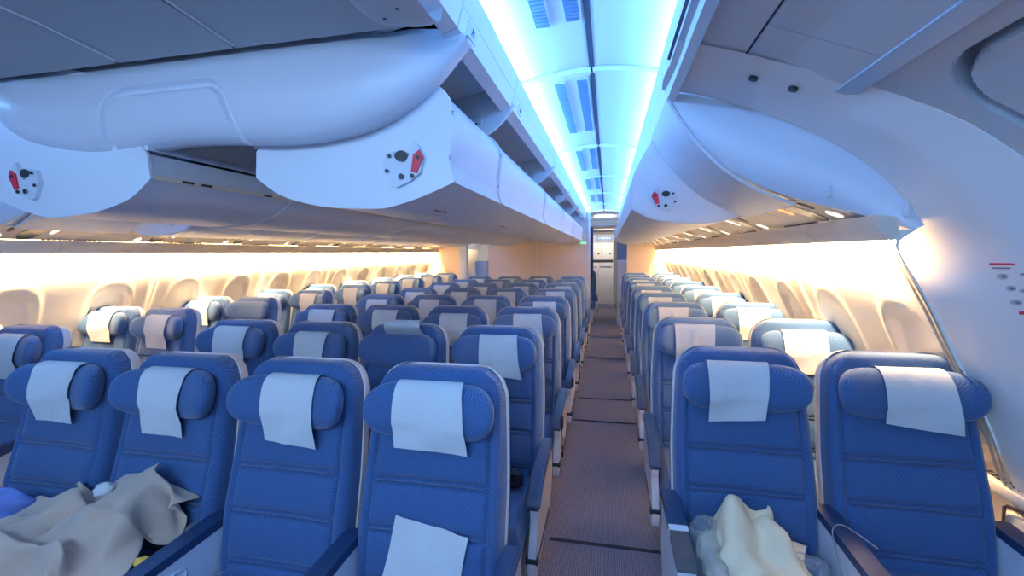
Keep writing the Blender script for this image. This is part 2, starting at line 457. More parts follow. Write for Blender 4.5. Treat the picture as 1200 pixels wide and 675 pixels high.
# rails below the coves (with row numbers), centre side and window side
RC = [(.895, 2.175), (.94, 2.19), (.957, 2.25), (.972, 2.322), (.958, 2.322), (.940, 2.26), (.90, 2.215)]
RW = [(1.625, 2.165), (1.595, 2.175), (1.578, 2.25), (1.565, 2.322), (1.578, 2.322), (1.597, 2.26), (1.63, 2.215)]
BY = [1.97, 3.43, 4.84, 6.25, 7.65, 8.55]
BYS = [2.62, 4.04, 5.46, 6.88, 8.30, 9.28]
def rail_profiles():
    return
for s in (1, -1):
    for prof, edges, nm, side in ((RC, [Y0, 1.25, 1.97, 3.43, 4.84, 6.25, 7.65, 8.9], 'rail above the centre bins', 'centre'), (RW, [Y0, .6, 1.98, 2.62, 4.04, 5.46, 6.88, 8.30, 9.3], 'rail above the side bins', 'window')):
        t = thing('bin_rail', 'long pale %s along the %s aisle ceiling' % (nm, 'right' if s > 0 else 'left'), 'rail')
        for a, c in zip(edges, edges[1:]):
            lo = [prof[0], prof[1], prof[2], prof[5], prof[6]]; hi = [(prof[2][0], prof[2][1]+.0015), prof[3], prof[4], (prof[5][0], prof[5][1]+.0015)]
            MB().prism(mx(lo, s), a+.003, c-.003).build('lower_strip', binmat, t)
            MB().prism(mx(hi, s), a+.003, c-.003).build('upper_strip', binmat, t)
        core = [(.925, 2.20), (.950, 2.24), (.964, 2.315), (.952, 2.315), (.930, 2.25)] if side == 'centre' else [(1.612, 2.185), (1.584, 2.24), (1.570, 2.315), (1.584, 2.315), (1.612, 2.24)]
        MB().prism(mx(core, s), Y0, edges[-1]).build('core', binmat, t, ang=10)

def text_mesh(body, size, m, name):
    cu = bpy.data.curves.new('t', 'FONT'); cu.body = body; cu.size = size; cu.extrude = .0006; cu.align_x = 'CENTER'; cu.align_y = 'CENTER'
    o = bpy.data.objects.new('t', cu); COL.objects.link(o)
    bpy.context.view_layer.update()
    me = bpy.data.meshes.new_from_object(o.evaluated_get(bpy.context.evaluated_depsgraph_get()))
    bpy.data.objects.remove(o); bpy.data.curves.remove(cu)
    me.materials.clear(); me.materials.append(m); me.name = name
    return me
def orient(o, c, xdir, n):
    xd = Vector(xdir).normalized(); n = Vector(n).normalized(); yd = n.cross(xd).normalized(); xd = yd.cross(n)
    o.matrix_local = Matrix(((xd.x, yd.x, n.x, c[0]), (xd.y, yd.y, n.y, c[1]), (xd.z, yd.z, n.z, c[2]), (0, 0, 0, 1)))
# row number plates
navy = mat('navy_ink', (.02, .05, .22), .5)
for s in (1, -1):
    for j, yy in enumerate((1.36, 2.12, 3.55, 4.96)):
        t = thing('row_number_plate', 'tiny row number plate on the %s aisle centre rail, %s' % ('right' if s > 0 else 'left', ('nearest the camera', 'at the second bin', 'at the third bin', 'at the fourth bin')[j]), 'number plate', (s*.9505, yy, 2.222), 'row number plates')
        n = Vector((.96*s, 0, -.27))
        p = obj('plate', MB().box(-.045, .045, -.018, .018, -.0015, .0005).me('plate', latchm), t); orient(p, (0, 0, 0), (0, 1*s, 0), n)
        if j < 2:
            tx = obj('digits', text_mesh(('79', '80')[j], .026, navy, 'digits'), t); orient(tx, n*.0025, (0, s, 0), n)

# ------------------------------------------------------------------ centre overhead bins
PB = [(.187, 1.905), (.180, 1.82), (.275, 1.757), (.40, 1.722), (.50, 1.709), (.60, 1.704), (.668, 1.706), (.78, 1.735), (.887, 1.775),
      (.872, 1.825), (.873, 1.87), (.879, 1.915), (.885, 1.975), (.878, 2.015), (.852, 2.054), (.809, 2.08)]
ptop = [(.60, 2.07), (.40, 2.02), (.24, 1.96)]
def smoothpart(P, a, c, n=5): return P[:a]+sp2(P[a:c], n)+P[c:]
PBs = PB[:1]+sp2(PB[1:9], 4)+sp2(PB[9:], 4)
def latch(t, s, c, side):
    """white latch body with a red lever, on an end panel facing the camera"""
    m = 1 if side > 0 else -1
    body = [(-.065, .055), (-.075, .01), (-.05, -.045), (-.03, -.052), (.015, -.035), (.05, -.01), (.062, .035), (.045, .075), (.03, .088), (.018, .05), (.0, .022), (-.025, .03), (-.04, .06)]
    b_ = MB().prism([(c[0]+m*x, c[2]+z) for x, z in body], c[1]-.014, c[1]).build('latch', latchm, t)
    MB().prism([(c[0]+m*x, c[2]+z) for x, z in [(.030, .045), (.052, .06), (.064, .035), (.040, -.012), (.022, -.006)]], c[1]-.019, c[1]-.012).build('latch_lever', red, b_)
    for x, z, rr in ((-.05, .045, .006), (-.06, 0, .006), (-.012, -.02, .009), (.046, .036, .006), (.025, -.02, .007)):
        MB().disc((c[0]+m*x, c[1]-.0185, c[2]+z), (0, -1, 0), rr, rr, .002).build('screw', darkp, b_)
    MB().disc((c[0]+m*-.012, c[1]-.0145, c[2]+.045), (0, -1, 0), .022, .016, .002).build('latch_slot', darkp, b_)
names_c = ['nearest the camera', 'second from the camera', 'third from the camera', 'fourth from the camera', 'fifth from the camera', 'last before the partition']
for s in (1, -1):
    e0 = 1.33 if s > 0 else 1.25
    ed = [e0]+BY
    for j, (a, c) in enumerate(zip(ed, ed[1:])):
        t = thing('overhead_bin', 'open pale blue centre overhead bin on the %s aisle side, %s' % ('right' if s > 0 else 'left', names_c[j]), 'overhead bin', (0, 0, 0), 'centre overhead bins')
        # lowered bucket: bottom and front, then an end panel at each side
        MB().prism(mx(offset_open(PBs, .012), s), a+.012, c-.012).build('bucket', binmat, t, ang=40)
        ep = PBs+ptop
        for q, (y0_, y1_) in enumerate(((a+.002, a+.014), (c-.014, c-.002))):
            cx_, cz_ = .55, 1.88
            big = [(cx_+(x-cx_)*1.012, cz_+(z-cz_)*1.02) for x, z in ep]
            e = MB().prism(mx(big, s), y0_, y1_).build('end_panel', binmat, t)
        for y_ in (a+.008, c-.008): MB().tube([(s*(x+.004), y_, z) for x, z in sp2(PB[8:], 3)], .0065, 6).build('edge_rim', white, t)
        if j == 0: latch(t, s, (s*.735, a+.002, 1.815), s)
        # fixed housing: sloping inside top, back wall
        hp = [(.905, 2.225), (.93, 2.285), (.64, 2.235), (.25, 2.13), (.19, 1.915), (.175, 1.915), (.235, 2.145), (.64, 2.25), (.93, 2.30)]
        MB().prism(mx(hp, s), a+.002, c-.002).build('housing', binmat, t)
        dv = [(.95, 2.195), (.915, 2.15), (.87, 2.105), (.815, 2.075), (.6, 1.95), (.25, 1.95), (.25, 2.13), (.64, 2.237), (.93, 2.287)]
        dd = MB().prism(mx(dv, s), c-.014, c-.004).build('divider', binmat, t)
        rim = MB().tube([(s*x, c-.009, z) for x, z in sp2([(.955, 2.20), (.915, 2.15), (.87, 2.105), (.815, 2.075)], 4)], .007, 6).build('divider_rim', white, t)
        # hinge plate on the divider
        if j < 5:
            h = MB().prism(mx([(.68, 2.04), (.68, 2.13), (.70, 2.155), (.79, 2.165), (.81, 2.145), (.80, 2.06)], s), c-.019, c-.014).build('hinge', latchm, t)
            mb = MB().box(min(s*.735, s*.762), max(s*.735, s*.762), c-.03, c-.019, 2.035, 2.15)
            mb.build('hinge_arm', metal, h)
            mb = MB()
            for x, z in ((.715, 2.12), (.715, 2.09), (.785, 2.125), (.785, 2.095), (.749, 2.14), (.749, 2.06)): mb.disc((s*x, c-.0195 if abs(x-.749) > .01 else c-.0305, z), (0, -1, 0), .006, .006, .002)
            mb.build('hinge_screws', darkp, h)
        # finger recess in the underside, on the aisle side
        ym = (a+c)/2
        MB().disc((s*.72, ym, 1.718), (s*-.25, 0, -1), .05, .022, .004, up=(1, 0, 0)).build('finger_recess', mat('recess_taupe', (.16, .12, .11), .6) if 'recess_taupe' not in MATS else MATS['recess_taupe'], t)
        # inner ledge with small fittings
        lg = MB().box(min(s*.176, s*.186), max(s*.176, s*.186), a+.02, c-.02, 1.818, 1.835); lg.build('ledge', beige, t)
        fb = MB()
        for yy in (a+.12, a+.2, c-.2): fb.box(min(s*.172, s*.178), max(s*.172, s*.178), yy, yy+.045, 1.822, 1.83)
        fb.build('ledge_fittings', darkp, t)
# spine between the two rows of centre bins
struct('ceiling_spine', MB().prism([(-.170, 1.935), (.170, 1.935), (.170, 2.29), (-.170, 2.29)], 1.36, YC).me('bin_spine', mat('spine_taupe', (.40, .36, .34), .6)))
struct('ceiling_void', MB().prism([(-.90, 2.31), (.90, 2.31), (.90, 2.46), (-.90, 2.46)], Y0, YC+.4).me('ceiling_void', white))

# ------------------------------------------------------------------ curved end fairing of the centre bins
LOW = [(-.99, 2.165), (-.93, 2.12), (-.85, 2.035), (-.75, 1.975), (-.61, 1.935), (-.45, 1.912), (-.30, 1.910), (-.076, 1.925), (.159, 1.918), (.30, 1.908), (.45, 1.910), (.60, 1.930), (.70, 1.962), (.78, 2.005), (.85, 2.058), (.93, 2.14), (.955, 2.165)]
UPP = [(-.99, 2.225), (-.80, 2.245), (-.5, 2.235), (0, 2.225), (.5, 2.235), (.70, 2.225), (.80, 2.225), (.93, 2.205), (.955, 2.19)]
def lowz(x): return interp(sp2(LOW, 6), x)
def uppz(x): return interp(sp2(UPP, 6), x)
FPR = sp2([(0, .0), (.06, -.035), (.2, -.062), (.45, -.075), (.75, -.050), (.92, -.015), (1, .01)], 10)
def fairing_y(x, z):
    zl, zu = lowz(x), uppz(x); t = (z-zl)/max(.001, zu-zl)
    prof = interp(FPR, t)
    wv = min(1, max(.25, (zu-zl)/.28))
    return 1.275+prof*wv+.02*(x/.9)**2
rows = []
NX, NZ = 520, 80
for i in range(NZ+1):
    row = []
    for j in range(NX+1):
        x = -.99+1.945*j/NX
        zl, zu = lowz(x), uppz(x)
        t = i/NZ; t = t+.06*math.sin(2*math.pi*t)*-.8 if False else t
        z = zl+(zu-zl)*t
        y = fairing_y(x, z)
        # rounded cover inset, open at its foot
        cx_, hw, top = -.055, .262-.18*0, 2.095
        hwz = .225+.045*(2.095-z)/.19
        ax = abs(x-cx_)-hwz+.06; az = z-top+.06
        dist = math.hypot(max(ax, 0), max(az, 0))+min(max(ax, az), 0)-.06
        if abs(dist) < .016: y += .022*math.cos(dist/.016*math.pi/2)
        elif dist < 0: y += .004
        row.append((x, y, z))
    rows.append(row)
# close the back: thickness towards the bins
rows.insert(0, [(p[0], 1.34, p[2]+.012) for p in rows[0]])
rows.append([(p[0], 1.34, p[2]) for p in rows[-1]])
fm = ssurf('fairing', rows, mat('fairing_plastic', (.66, .70, .80), .40), 50)
tag(obj('bin_end_fairing', fm), 'long curved blue-grey fairing capping the front of the centre overhead bins, with a rounded cover', 'fairing')

# ceiling of the cross aisle in front of the centre bins
def czz(x, y): return 2.225-.035*max(0, (y-.75)/.5)**2 if y > .75 else 2.225
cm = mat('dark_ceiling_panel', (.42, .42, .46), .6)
xs_groups = [(-1.0, -.236), (-.228, .221), (.229, .80)]
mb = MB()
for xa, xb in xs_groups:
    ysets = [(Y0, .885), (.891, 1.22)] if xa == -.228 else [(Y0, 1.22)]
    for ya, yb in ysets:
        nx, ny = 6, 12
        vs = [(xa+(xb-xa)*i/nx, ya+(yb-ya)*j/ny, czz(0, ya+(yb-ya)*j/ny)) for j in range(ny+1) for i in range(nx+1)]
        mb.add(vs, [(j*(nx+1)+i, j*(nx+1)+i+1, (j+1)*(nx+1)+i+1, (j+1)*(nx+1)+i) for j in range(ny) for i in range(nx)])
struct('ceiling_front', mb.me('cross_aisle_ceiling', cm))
struct('ceiling_gap', MB().box(-1, .8, Y0, 1.2, 2.235, 2.24).me('ceiling_gap', gap))
ln = MB()
for x in (-.232, .225): ln.tube([(x+.012, Y0, 2.224), (x+.012, .75, 2.224), (x+.012, 1.0, 2.214), (x+.012, 1.2, 2.193)], .004, 6)
struct('trim_8', ln.me('ceiling_seam_bead', MATS['ceiling_panel']))
# thicker ceiling pads beside the aisle rails, rounded off above the fairing
for s in (1, -1):
    top = 2.24
    n = 10; path = [(Y0, 2.112), (.6, 2.112), (1.0, 2.112), (1.085, 2.116), (1.12, 2.130), (1.14, 2.155), (1.148, 2.19), (1.15, 2.25)]
    path = sp2(path, 4)
    xs_ = [.776, .780, .788, .805, .83, .86, .89, .915, .935]
    rows = []
    for y, z in path:
        row = []
        for i, x in enumerate(xs_):
            e = {0: .14, 1: .03, 2: .010, 3: .002, 7: .004, 8: .014}.get(i, 0)
            row.append((s*x, y-((.05*(.935-x)/.16) if y > 1.0 else 0), min(2.25, z+e)))
        rows.append(row)
    pad = ssurf('ceiling_pad', rows, cm if 0 else mat('pad_panel', (.50, .52, .58), .5), 60)
    p = struct('ceiling_pad', pad)
    if s > 0:
        mb = MB()
        for x, y in ((.835, 1.02), (.885, .985)): mb.disc((x, y, 2.1125), (0, 0, -1), .004, .004, .002)
        mb.build('screw_caps', darkp, p)

# ------------------------------------------------------------------ side overhead bins, end cap and service panels
CL = [(1.60, 2.18), (1.655, 2.085), (1.735, 1.975), (1.84, 1.872), (1.96, 1.795), (2.085, 1.738)]      # closed face
OP = [(1.612, 2.165), (1.575, 2.11), (1.535, 2.035), (1.508, 1.97), (1.497, 1.885), (1.502, 1.80), (1.60, 1.748), (1.716, 1.724), (1.83, 1.716), (1.935, 1.719), (2.03, 1.74), (2.09, 1.765)]
OPs = sp2(OP[:6], 4)+sp2(OP[5:], 4)[1:]
CLs = sp2(CL, 5)
names_s = ['nearest open one', 'second open one', 'third open one', 'fourth open one', 'farthest open one']
for s in (1, -1):
    sd = 'right' if s > 0 else 'left'
    # fixed curved fairing between the cap and the first open bin
    t = thing('bin_fairing', 'smooth concave fairing between the leaf-shaped end cap and the open bins, %s window side' % sd, 'fairing')
    MB().prism(mx(offset_open(CLs, -.012), s), 1.97, 2.60).build('face', binmat, t, ang=50)
    MB().tube([(s*x, 2.602, z) for x, z in CLs], .006, 6).build('rear_rim', white, t)
    # leaf-shaped end cap
    up = [(1.60, 2.205, 1.985), (1.70, 2.188, 1.98), (1.83, 2.135, 1.955), (1.96, 2.07, 1.93), (2.145, 1.95, 1.87), (2.305, 1.79, 1.80), (2.385, 1.63, 1.735)]
    lo = [(1.60, 2.19, 1.985), (1.655, 2.085, 1.98), (1.735, 1.975, 1.972), (1.84, 1.872, 1.955), (1.96, 1.795, 1.93), (2.10, 1.732, 1.89), (2.24, 1.675, 1.82), (2.36, 1.614, 1.745), (2.385, 1.625, 1.735)]
    U = spline([(a, c, e) for a, c, e in up], 8); L_ = spline([(a, c, e) for a, c, e in lo[:-1]], 7)
    def resample(P, n):
        ac = [0]
        for p, q in zip(P, P[1:]): ac.append(ac[-1]+(q-p).length)
        out = []
        for i in range(n+1):
            tt = ac[-1]*i/n; k = max(q for q in range(len(ac)) if ac[q] <= tt+1e-9); k = min(k, len(P)-2)
            out.append(P[k].lerp(P[k+1], (tt-ac[k])/max(1e-9, ac[k+1]-ac[k])))
        return out
    U = resample(U, 40); L_ = resample(L_, 40)
    rows = []
    for i in range(15):
        tt = i/14; rows.append([])
        for p, q in zip(U, L_):
            pt = p.lerp(q, tt); wd = (p-q).length
            bul = -.035*min(1, wd/.3)*math.sin(math.pi*tt)**.6
            rows[-1].append((s*pt.x, pt.z+bul, pt.y))
    rows.insert(0, [(x, y+.02, z+.0) for x, y, z in rows[0]]); rows.append([(x, y+.02, z+.004) for x, y, z in rows[-1]]); rows.append([(x, min(1.99, y+.20), z+.006) for x, y, z in rows[-1]])
    capo = tag(obj('bin_front_fairing', ssurf('front_fairing', rows, MATS['fairing_plastic'], 60)), 'leaf-shaped pale blue fairing closing the front of the %s side bins' % sd, 'fairing')
    for cx_, cz_, cy_ in ((2.135, 1.735, 1.845), (2.315, 1.652, 1.735)):
        MB().box(min(s*cx_, s*(cx_+.007)), max(s*cx_, s*(cx_+.007)), cy_-.004-.03, cy_-.012, cz_+.006, cz_+.045, .002).build('clip', latchm, capo)
    ed = BYS
    for j, (a, c) in enumerate(zip(ed, ed[1:])):
        t = thing('side_bin', 'side overhead bin hanging open above the %s window seats, %s' % (sd, names_s[j]), 'overhead bin', (0, 0, 0), 'side overhead bins')
        MB().prism(mx(offset_open(OPs, -.012), s), a+.012, c-.012).build('bucket', binmat, t, ang=40)
        ep = OPs+[(2.10, 1.80), (2.0, 1.95), (1.85, 2.08), (1.70, 2.15)]
        for y0_, y1_ in ((a+.002, a+.014), (c-.014, c-.002)):
            MB().prism(mx([(1.8+(x-1.8)*1.012, 1.9+(z-1.9)*1.02) for x, z in ep], s), y0_, y1_).build('end_panel', binmat, t)
        if j == 0: latch(t, s, (s*1.66, a+.002, 1.825), -s)
        ym = (a+c)/2
        MB().disc((s*1.66, ym, 1.733), (s*-.2, 0, -1), .045, .02, .004, up=(1, 0, 0)).build('finger_recess', MATS['recess_taupe'], t)
    # inner lining above the side bins
    struct('ceiling_side', MB().prism(mx([(1.60, 2.20), (2.10, 2.02), (2.45, 1.75), (2.50, 1.70), (2.50, 1.78), (2.12, 2.08), (1.62, 2.30)], s), 2.0, 13).me('bin_back', binmat))
    # valance under the service units
    vl = [(2.315, 1.652), (2.335, 1.60), (2.325, 1.578), (2.305, 1.585), (2.29, 1.62), (2.295, 1.66)]
    tv = thing('valance', 'beige light valance along the foot of the %s service panels' % sd, 'valance')
    yy = 1.74
    k = 0
    while yy < 9.2:
        ye = min(9.25, yy+(.55 if k == 0 else 1.2))
        MB().prism(mx([(2.31, 1.66), (2.318, 1.60), (2.312, 1.582), (2.29, 1.582), (2.255, 1.625), (2.25, 1.668)], s), yy+.002, ye-.002).build('valance_panel', beige, tv, ang=50)
        yy = ye; k += 1
    # passenger service units, one per seat row pair
    px0, pz0, px1, pz1 = 2.085, 1.742, 2.262, 1.672
    nrm = Vector((-(pz0-pz1), 0, -(px1-px0))).normalized(); nrm = Vector((nrm.x*s, 0, nrm.z))
    yy = 1.90; k = 0
    ordn = ['nearest the door', 'second from the door', 'third from the door', 'fourth from the door', 'fifth from the door', 'sixth from the door', 'seventh from the door', 'eighth from the door', 'farthest from the door']
    while k < 9:
        ya, yb = yy, yy+.82
        t = thing('service_unit', 'beige service panel with reading lamps above the %s window seats, %s' % (sd, ordn[k]), 'service panel', (0, 0, 0), 'passenger service panels')
        MB().prism(mx([(px0, pz0), (px1, pz1), (px1, pz1+.02), (px0, pz0+.02)], s), ya+.003, yb-.003).build('panel', beige, t)
        def pp(f_, y): return Vector((s*(px0+(px1-px0)*f_), y, pz0+(pz1-pz0)*f_))+nrm*-.0
        MB().disc(pp(.5, ya+.20), nrm, .055, .095, .003, up=(1, 0, 0)).build('signal_panel', greyglass, t)
        MB().disc(pp(.2, ya+.30), nrm, .012, .05, .005, up=(1, 0, 0)).build('lit_sign', orange_lit if k == 0 and s > 0 else lens, t)
        MB().disc(pp(.75, ya+.06), nrm, .020, .032, .004, up=(1, 0, 0)).build('reading_lamp', lens, t)
        MB().disc(pp(.22, ya+.08), nrm, .014, .035, .003, up=(1, 0, 0)).build('air_nozzle', MATS['recess_taupe'], t)
        MB().disc(pp(.5, ya+.52), nrm, .05, .12, .002, up=(1, 0, 0)).build('mask_cover', shellm, t)
        gr = MB()
        for i in range(12): gr.box(min(s*(px1-.014), s*(px1-.002)), max(s*(px1-.014), s*(px1-.002)), ya+.30+i*.03, ya+.318+i*.03, pz1-.0035, pz1+.004)
        gr.build('slot_grille', MATS['recess_taupe'], t)
        yy = yb; k += 1

# ------------------------------------------------------------------ far partitions, galley, rear cabin
part_m = mat('partition_laminate', (.72, .62, .58), .55)
def partition(nm, xa, xb, y, label):
    mb = MB(); mb.box(xa, xb, y, y+.05, 0, 1.90, 0); me = mb.me(nm, part_m)
    return struct(nm, me)
pc = struct('wall_back', MB().box(-.98, -.002, YC, YC+.06, 0, 2.32).box(.002, 1.02, YC, YC+.06, 0, 2.32).me('wall_back', part_m))
struct('wall_back_right', MB().prism([(1.74, 0), (1.74, 1.80), (1.9, 2.2), (2.45, 1.75), (2.42, 1.4), (2.60, 1.1), (2.75, .5), (2.75, 0)], Y1, Y1+.05).me('wall_back_right', part_m))
struct('wall_back_left', MB().prism([(-1.76, 0), (-1.76, 1.80), (-1.9, 2.2), (-2.45, 1.75), (-2.42, 1.4), (-2.60, 1.1), (-2.75, .5), (-2.75, 0)], Y1, Y1+.05).me('wall_back_left', part_m))
struct('trim_9', MB().box(.985, 1.03, YC-.02, YC+.09, 0, 2.32, .006).me('partition_post', white))
struct('trim_10', MB().box(-.004, .004, YC-.006, YC, 0, 2.3).me('partition_joint', cream))
# far end of the cabin
struct('wall_far', MB().box(-2.9, 2.9, 13.6, 13.7, 0, 2.5).me('wall_far', cream))
struct('ceiling_far', MB().box(-.95, .95, 8.9, 13.6, 2.05, 2.1).box(1.64, 2.8, 9.3, 13.6, 2.05, 2.1).box(.95, 1.64, 10.2, 13.6, 2.15, 2.2).box(-2.8, -.95, 10.2, 13.6, 2.10, 2.15).me('ceiling_far', white))
# galley
g = thing('galley', 'cream galley wall of lockers and trolley bays at the far end of the right aisle', 'galley', (0, 12.6, 0))
MB().box(.86, 1.52, 0, .7, 0, 2.04).build('carcass', steel, g)
MB().box(1.03, 1.50, -.02, 0, 1.84, 2.03, .006).build('control_panel', mat('galley_blue_panel', (.35, .42, .62), .4), g)
mb = MB()
for i in range(6): mb.box(1.10+i*.06, 1.13+i*.06, -.024, -.018, 1.93, 1.96)
mb.build('panel_lamps', mat('blue_lamp', (.2, .4, .9), .4, emit=(.3, .6, 1), estr=1), g)
for i, (xa, xb) in enumerate(((.88, 1.18), (1.19, 1.50))):
    dr = MB().box(xa, xb, -.02, 0, 1.36, 1.80, .006).build('locker_door', mat('locker_cream', (.85, .82, .74), .4) if 'locker_cream' not in MATS else MATS['locker_cream'], g)
    MB().disc(((xa+xb)/2+.08, -.02, 1.52), (0, -1, 0), .024, .024, .012).build('latch_knob', darkp, dr)
MB().box(.88, 1.50, -.03, 0, 1.29, 1.34).build('work_edge', darkp, g)
for xa, xb in ((.90, 1.10), (1.12, 1.49)):
    dr = MB().box(xa, xb, -.02, 0, .12, 1.26, .006).build('trolley_door', steel, g)
    MB().box(xa+.04, xb-.04, -.035, -.02, 1.14, 1.18).build('pull_bar', metal, dr)
MB().box(.88, 1.50, -.05, 0, .0, .10).build('kick_plate', metal, g)
# cabinet at the right of the aisle, in front of the galley
cb = thing('service_cabinet', 'pale blue-white standing cabinet on the right of the far aisle', 'cabinet', (1.70, 9.5, 0))
MB().box(-.14, .2, 0, .6, 0, 1.38, .02).build('body', binmat, cb)
MB().box(-.12, .2, -.012, 0, .08, .98, .006).build('door', white, cb)
MB().box(-.12, .2, -.012, 0, 1.02, 1.34, .006).build('upper_door', white, cb)
struct('wall_lavatory', MB().box(1.56, 2.6, 10.3, 10.4, 0, 2.1).me('wall_lavatory', mat('lavatory_panel', (.34, .38, .50), .5)))
# curtain bunched beside the far aisle
rows = []
for i in range(9):
    z = .95+1.15*i/8
    rows.append([(.985+.02*math.sin(k*1.7)+.045*k/20, 9.6+.5*k/20, z) for k in range(21)])
tag(obj('aisle_curtain', ssurf('curtain', rows, curtain_m, 60)), 'dark blue curtain tied beside the far right aisle opening', 'curtain')
# left side, beyond the gap
cb = thing('service_cabinet', 'white low cabinet seen through the left aisle gap past the partition', 'cabinet', (-1.62, 9.8, 0))
MB().box(0, .30, 0, .3, 0, 1.38, .02).build('body', binmat, cb)
struct('wall_pillar', MB().box(-1.80, -1.62, 9.2, 9.3, 0, 2.3, .01).me('wall_pillar', mat('pillar_blue', (.55, .66, .85), .4)))

# exit signs
for x, y, z, lb in ((.905, YC-.10, 1.735, 'small green lit exit sign under the last centre bin, right end of the partition'), (-.90, YC-.10, 1.735, 'small green lit exit sign under the last centre bin, left end of the partition')):
    t = thing('exit_sign', lb, 'exit sign', (x, y, z))
    MB().box(-.06, .06, 0, .03, -.025, .025, .004).build('housing', white, t)
    MB().box(-.05, .05, -.004, 0, -.018, .018).build('face', green_lit, t)
    tx = obj('sign_text', text_mesh('EXIT', .034, sign_bg, 'sign_text'), t); orient(tx, (0, -.006, 0), (1, 0, 0), (0, -1, 0))
# ceiling lamp cluster at the far end of the aisle ceiling
t = thing('ceiling_lamp', 'oval ceiling lamp fitting with small dark spots at the far end of the aisle', 'ceiling lamp', (1.28, 9.6, 2.33))
MB().disc((0, 0, 0), (0, 0, -1), .20, .20, .03).build('dish', lens, t)
mb = MB()
for k in range(7): mb.disc((.13*math.cos(k*.9), .13*math.sin(k*.9), -.031), (0, 0, -1), .014, .014, .003)
mb.build('spots', darkp, t)

# ------------------------------------------------------------------ safety placard on the arch
from mathutils.bvhtree import BVHTree
arch_me = bpy.data.objects['trim_2'].data
bvh = BVHTree.FromPolygons([v.co[:] for v in arch_me.vertices], [list(p.vertices) for p in arch_me.polygons])
ploc, pn, _i, _d = bvh.ray_cast(Vector((1.0, 1.635, 1.42)), Vector((1, 0, 0)))
if pn.x > 0: pn = -pn
pl = thing('safety_placard', 'white instruction placard with red header and small diagrams on the right arch', 'placard', ploc+pn*.004)
pup = Vector((0, 0, 1)); pxd = pn.cross(pup)*-1
if pxd.y > 0: pxd = -pxd
def pj(o): orient(o, (0, 0, 0), pxd, pn)
def pbox(nm, m_, rects, dz):
    mb = MB()
    for a, b_, c_, d_ in rects: mb.box(a, b_, c_, d_, dz, dz+.0012)
    o = obj(nm, mb.me(nm, m_), pl); pj(o); return o
pbox('header', sign_red, [(-.055, .075, .084, .090)], .002)
pbox('text_lines', sign_ink, [(-.05, -.01, .072, .076), (.01, .05, .056, .059), (.06, .09, .054, .056), (.03, .10, .018, .021), (.03, .08, .012, .014), (.03, .11, -.014, -.011), (.05, .11, -.05, -.046)], .002)
pbox('red_marks', sign_red, [(.01, .05, .050, .054), (.005, .018, -.072, -.062)], .002)
mb = MB()
mat('placard_grey', (.45, .45, .48), .6)
for x, y, rr in ((-.028, .048, .016), (-.01, .010, .014), (.015, .004, .010), (.0, -.035, .016), (.03, -.09, .02)):
    mb = MB().disc((x, y, .002), (0, 0, 1), rr*.8, rr*.6, .001, up=(0, 1, 0))
    o = obj('diagram', mb.me('diagram', MATS['placard_grey']), pl); pj(o)
    mb = MB().disc((x+.003, y, .003), (0, 0, 1), rr*.35, rr*.25, .001, up=(0, 1, 0))
    o = obj('diagram_mark', mb.me('diagram_mark', sign_ink), pl); pj(o)
# ------------------------------------------------------------------ seats
RC_A = R(14)
T_ = Vector((0, math.sin(RC_A), math.cos(RC_A))); N_ = Vector((0, -math.cos(RC_A), math.sin(RC_A)))
BASE = Vector((0, -.005, .425)); H = .755
def bp(x, v, n): return Vector((x, 0, 0))+BASE+T_*v+N_*n
HW = .247
def halfw(v, W=HW):
    r_ = .105
    base = W-.022*max(0, (v-.35)/.4)**1.3
    if v < .06: base -= .01*(1-v/.06)
    if v > H-r_: base -= r_-math.sqrt(max(0, r_*r_-(v-(H-r_))**2))
    return max(.02, base)
def vlist(n, extra=True):
    return [ (H-.1)*i/n for i in range(n)]+[H-.1*(1-math.sin(k/12*math.pi/2)) for k in range(13)]
SEAM_V = (H-.385, H-.535, H-.70)
def seat_back_mesh():
    rows = []; vs = vlist(170)
    us = [math.sin(math.pi/2*(-1+2*j/56)) for j in range(57)]
    us = [.5*q+.5*(-1+2*j/56) for j, q in enumerate(us)]
    for v in vs:
        w_ = halfw(v); row = []
        for q in us:
            x = w_*q
            edge = (w_-abs(x))
            tp = min(edge, (H-v)*1.0)
            n = .070*(1-max(0, 1-tp/.035)**2.2)**.5 if tp > 0 else 0
            n += .012*abs(q)**2*(1-max(0, (v-.5)/.25)) + (.012*math.exp(-((v-.22)/.12)**2))
            # stitched grooves
            g = 0
            inner = w_-.045
            for sv in SEAM_V:
                bend = sv+.004-.016*max(0, (abs(x)-inner+.03)/.03)**2*0
                if abs(x) < inner+.002:
                    for o_ in (-.009, .009): g = max(g, math.exp(-((v-bend-o_)/.0042)**2))
            if v < H-.20:
                g = max(g, .9*math.exp(-((abs(x)-inner)/.005)**2))
            if inner > 0 and v < H-.04: g = max(g, .5*math.exp(-((tp-.018)/.0025)**2))
            n -= .016*g
            if v < H-.2:
                ds = min(abs(v-sv) for sv in SEAM_V+(0,)); n += .008*min(1, ds/.05)*(1 if abs(x) < inner else 0)*min(1, max(0, inner-abs(x))/.03)
            row.append(bp(x, v, n))
        rows.append(row)
    # turn the rim backwards so the cushion has closed sides
    rows = [[bp(halfw(v), v, 0)*1 if False else bp(-halfw(v)*.99, v, -.012)]+row+[bp(halfw(v)*.99, v, -.012)] for v, row in zip(vs, rows)]
    rows.append([bp(p.x, H, -.012) for p in rows[-1]])
    return ssurf('backrest', rows, seat_blue, 60)
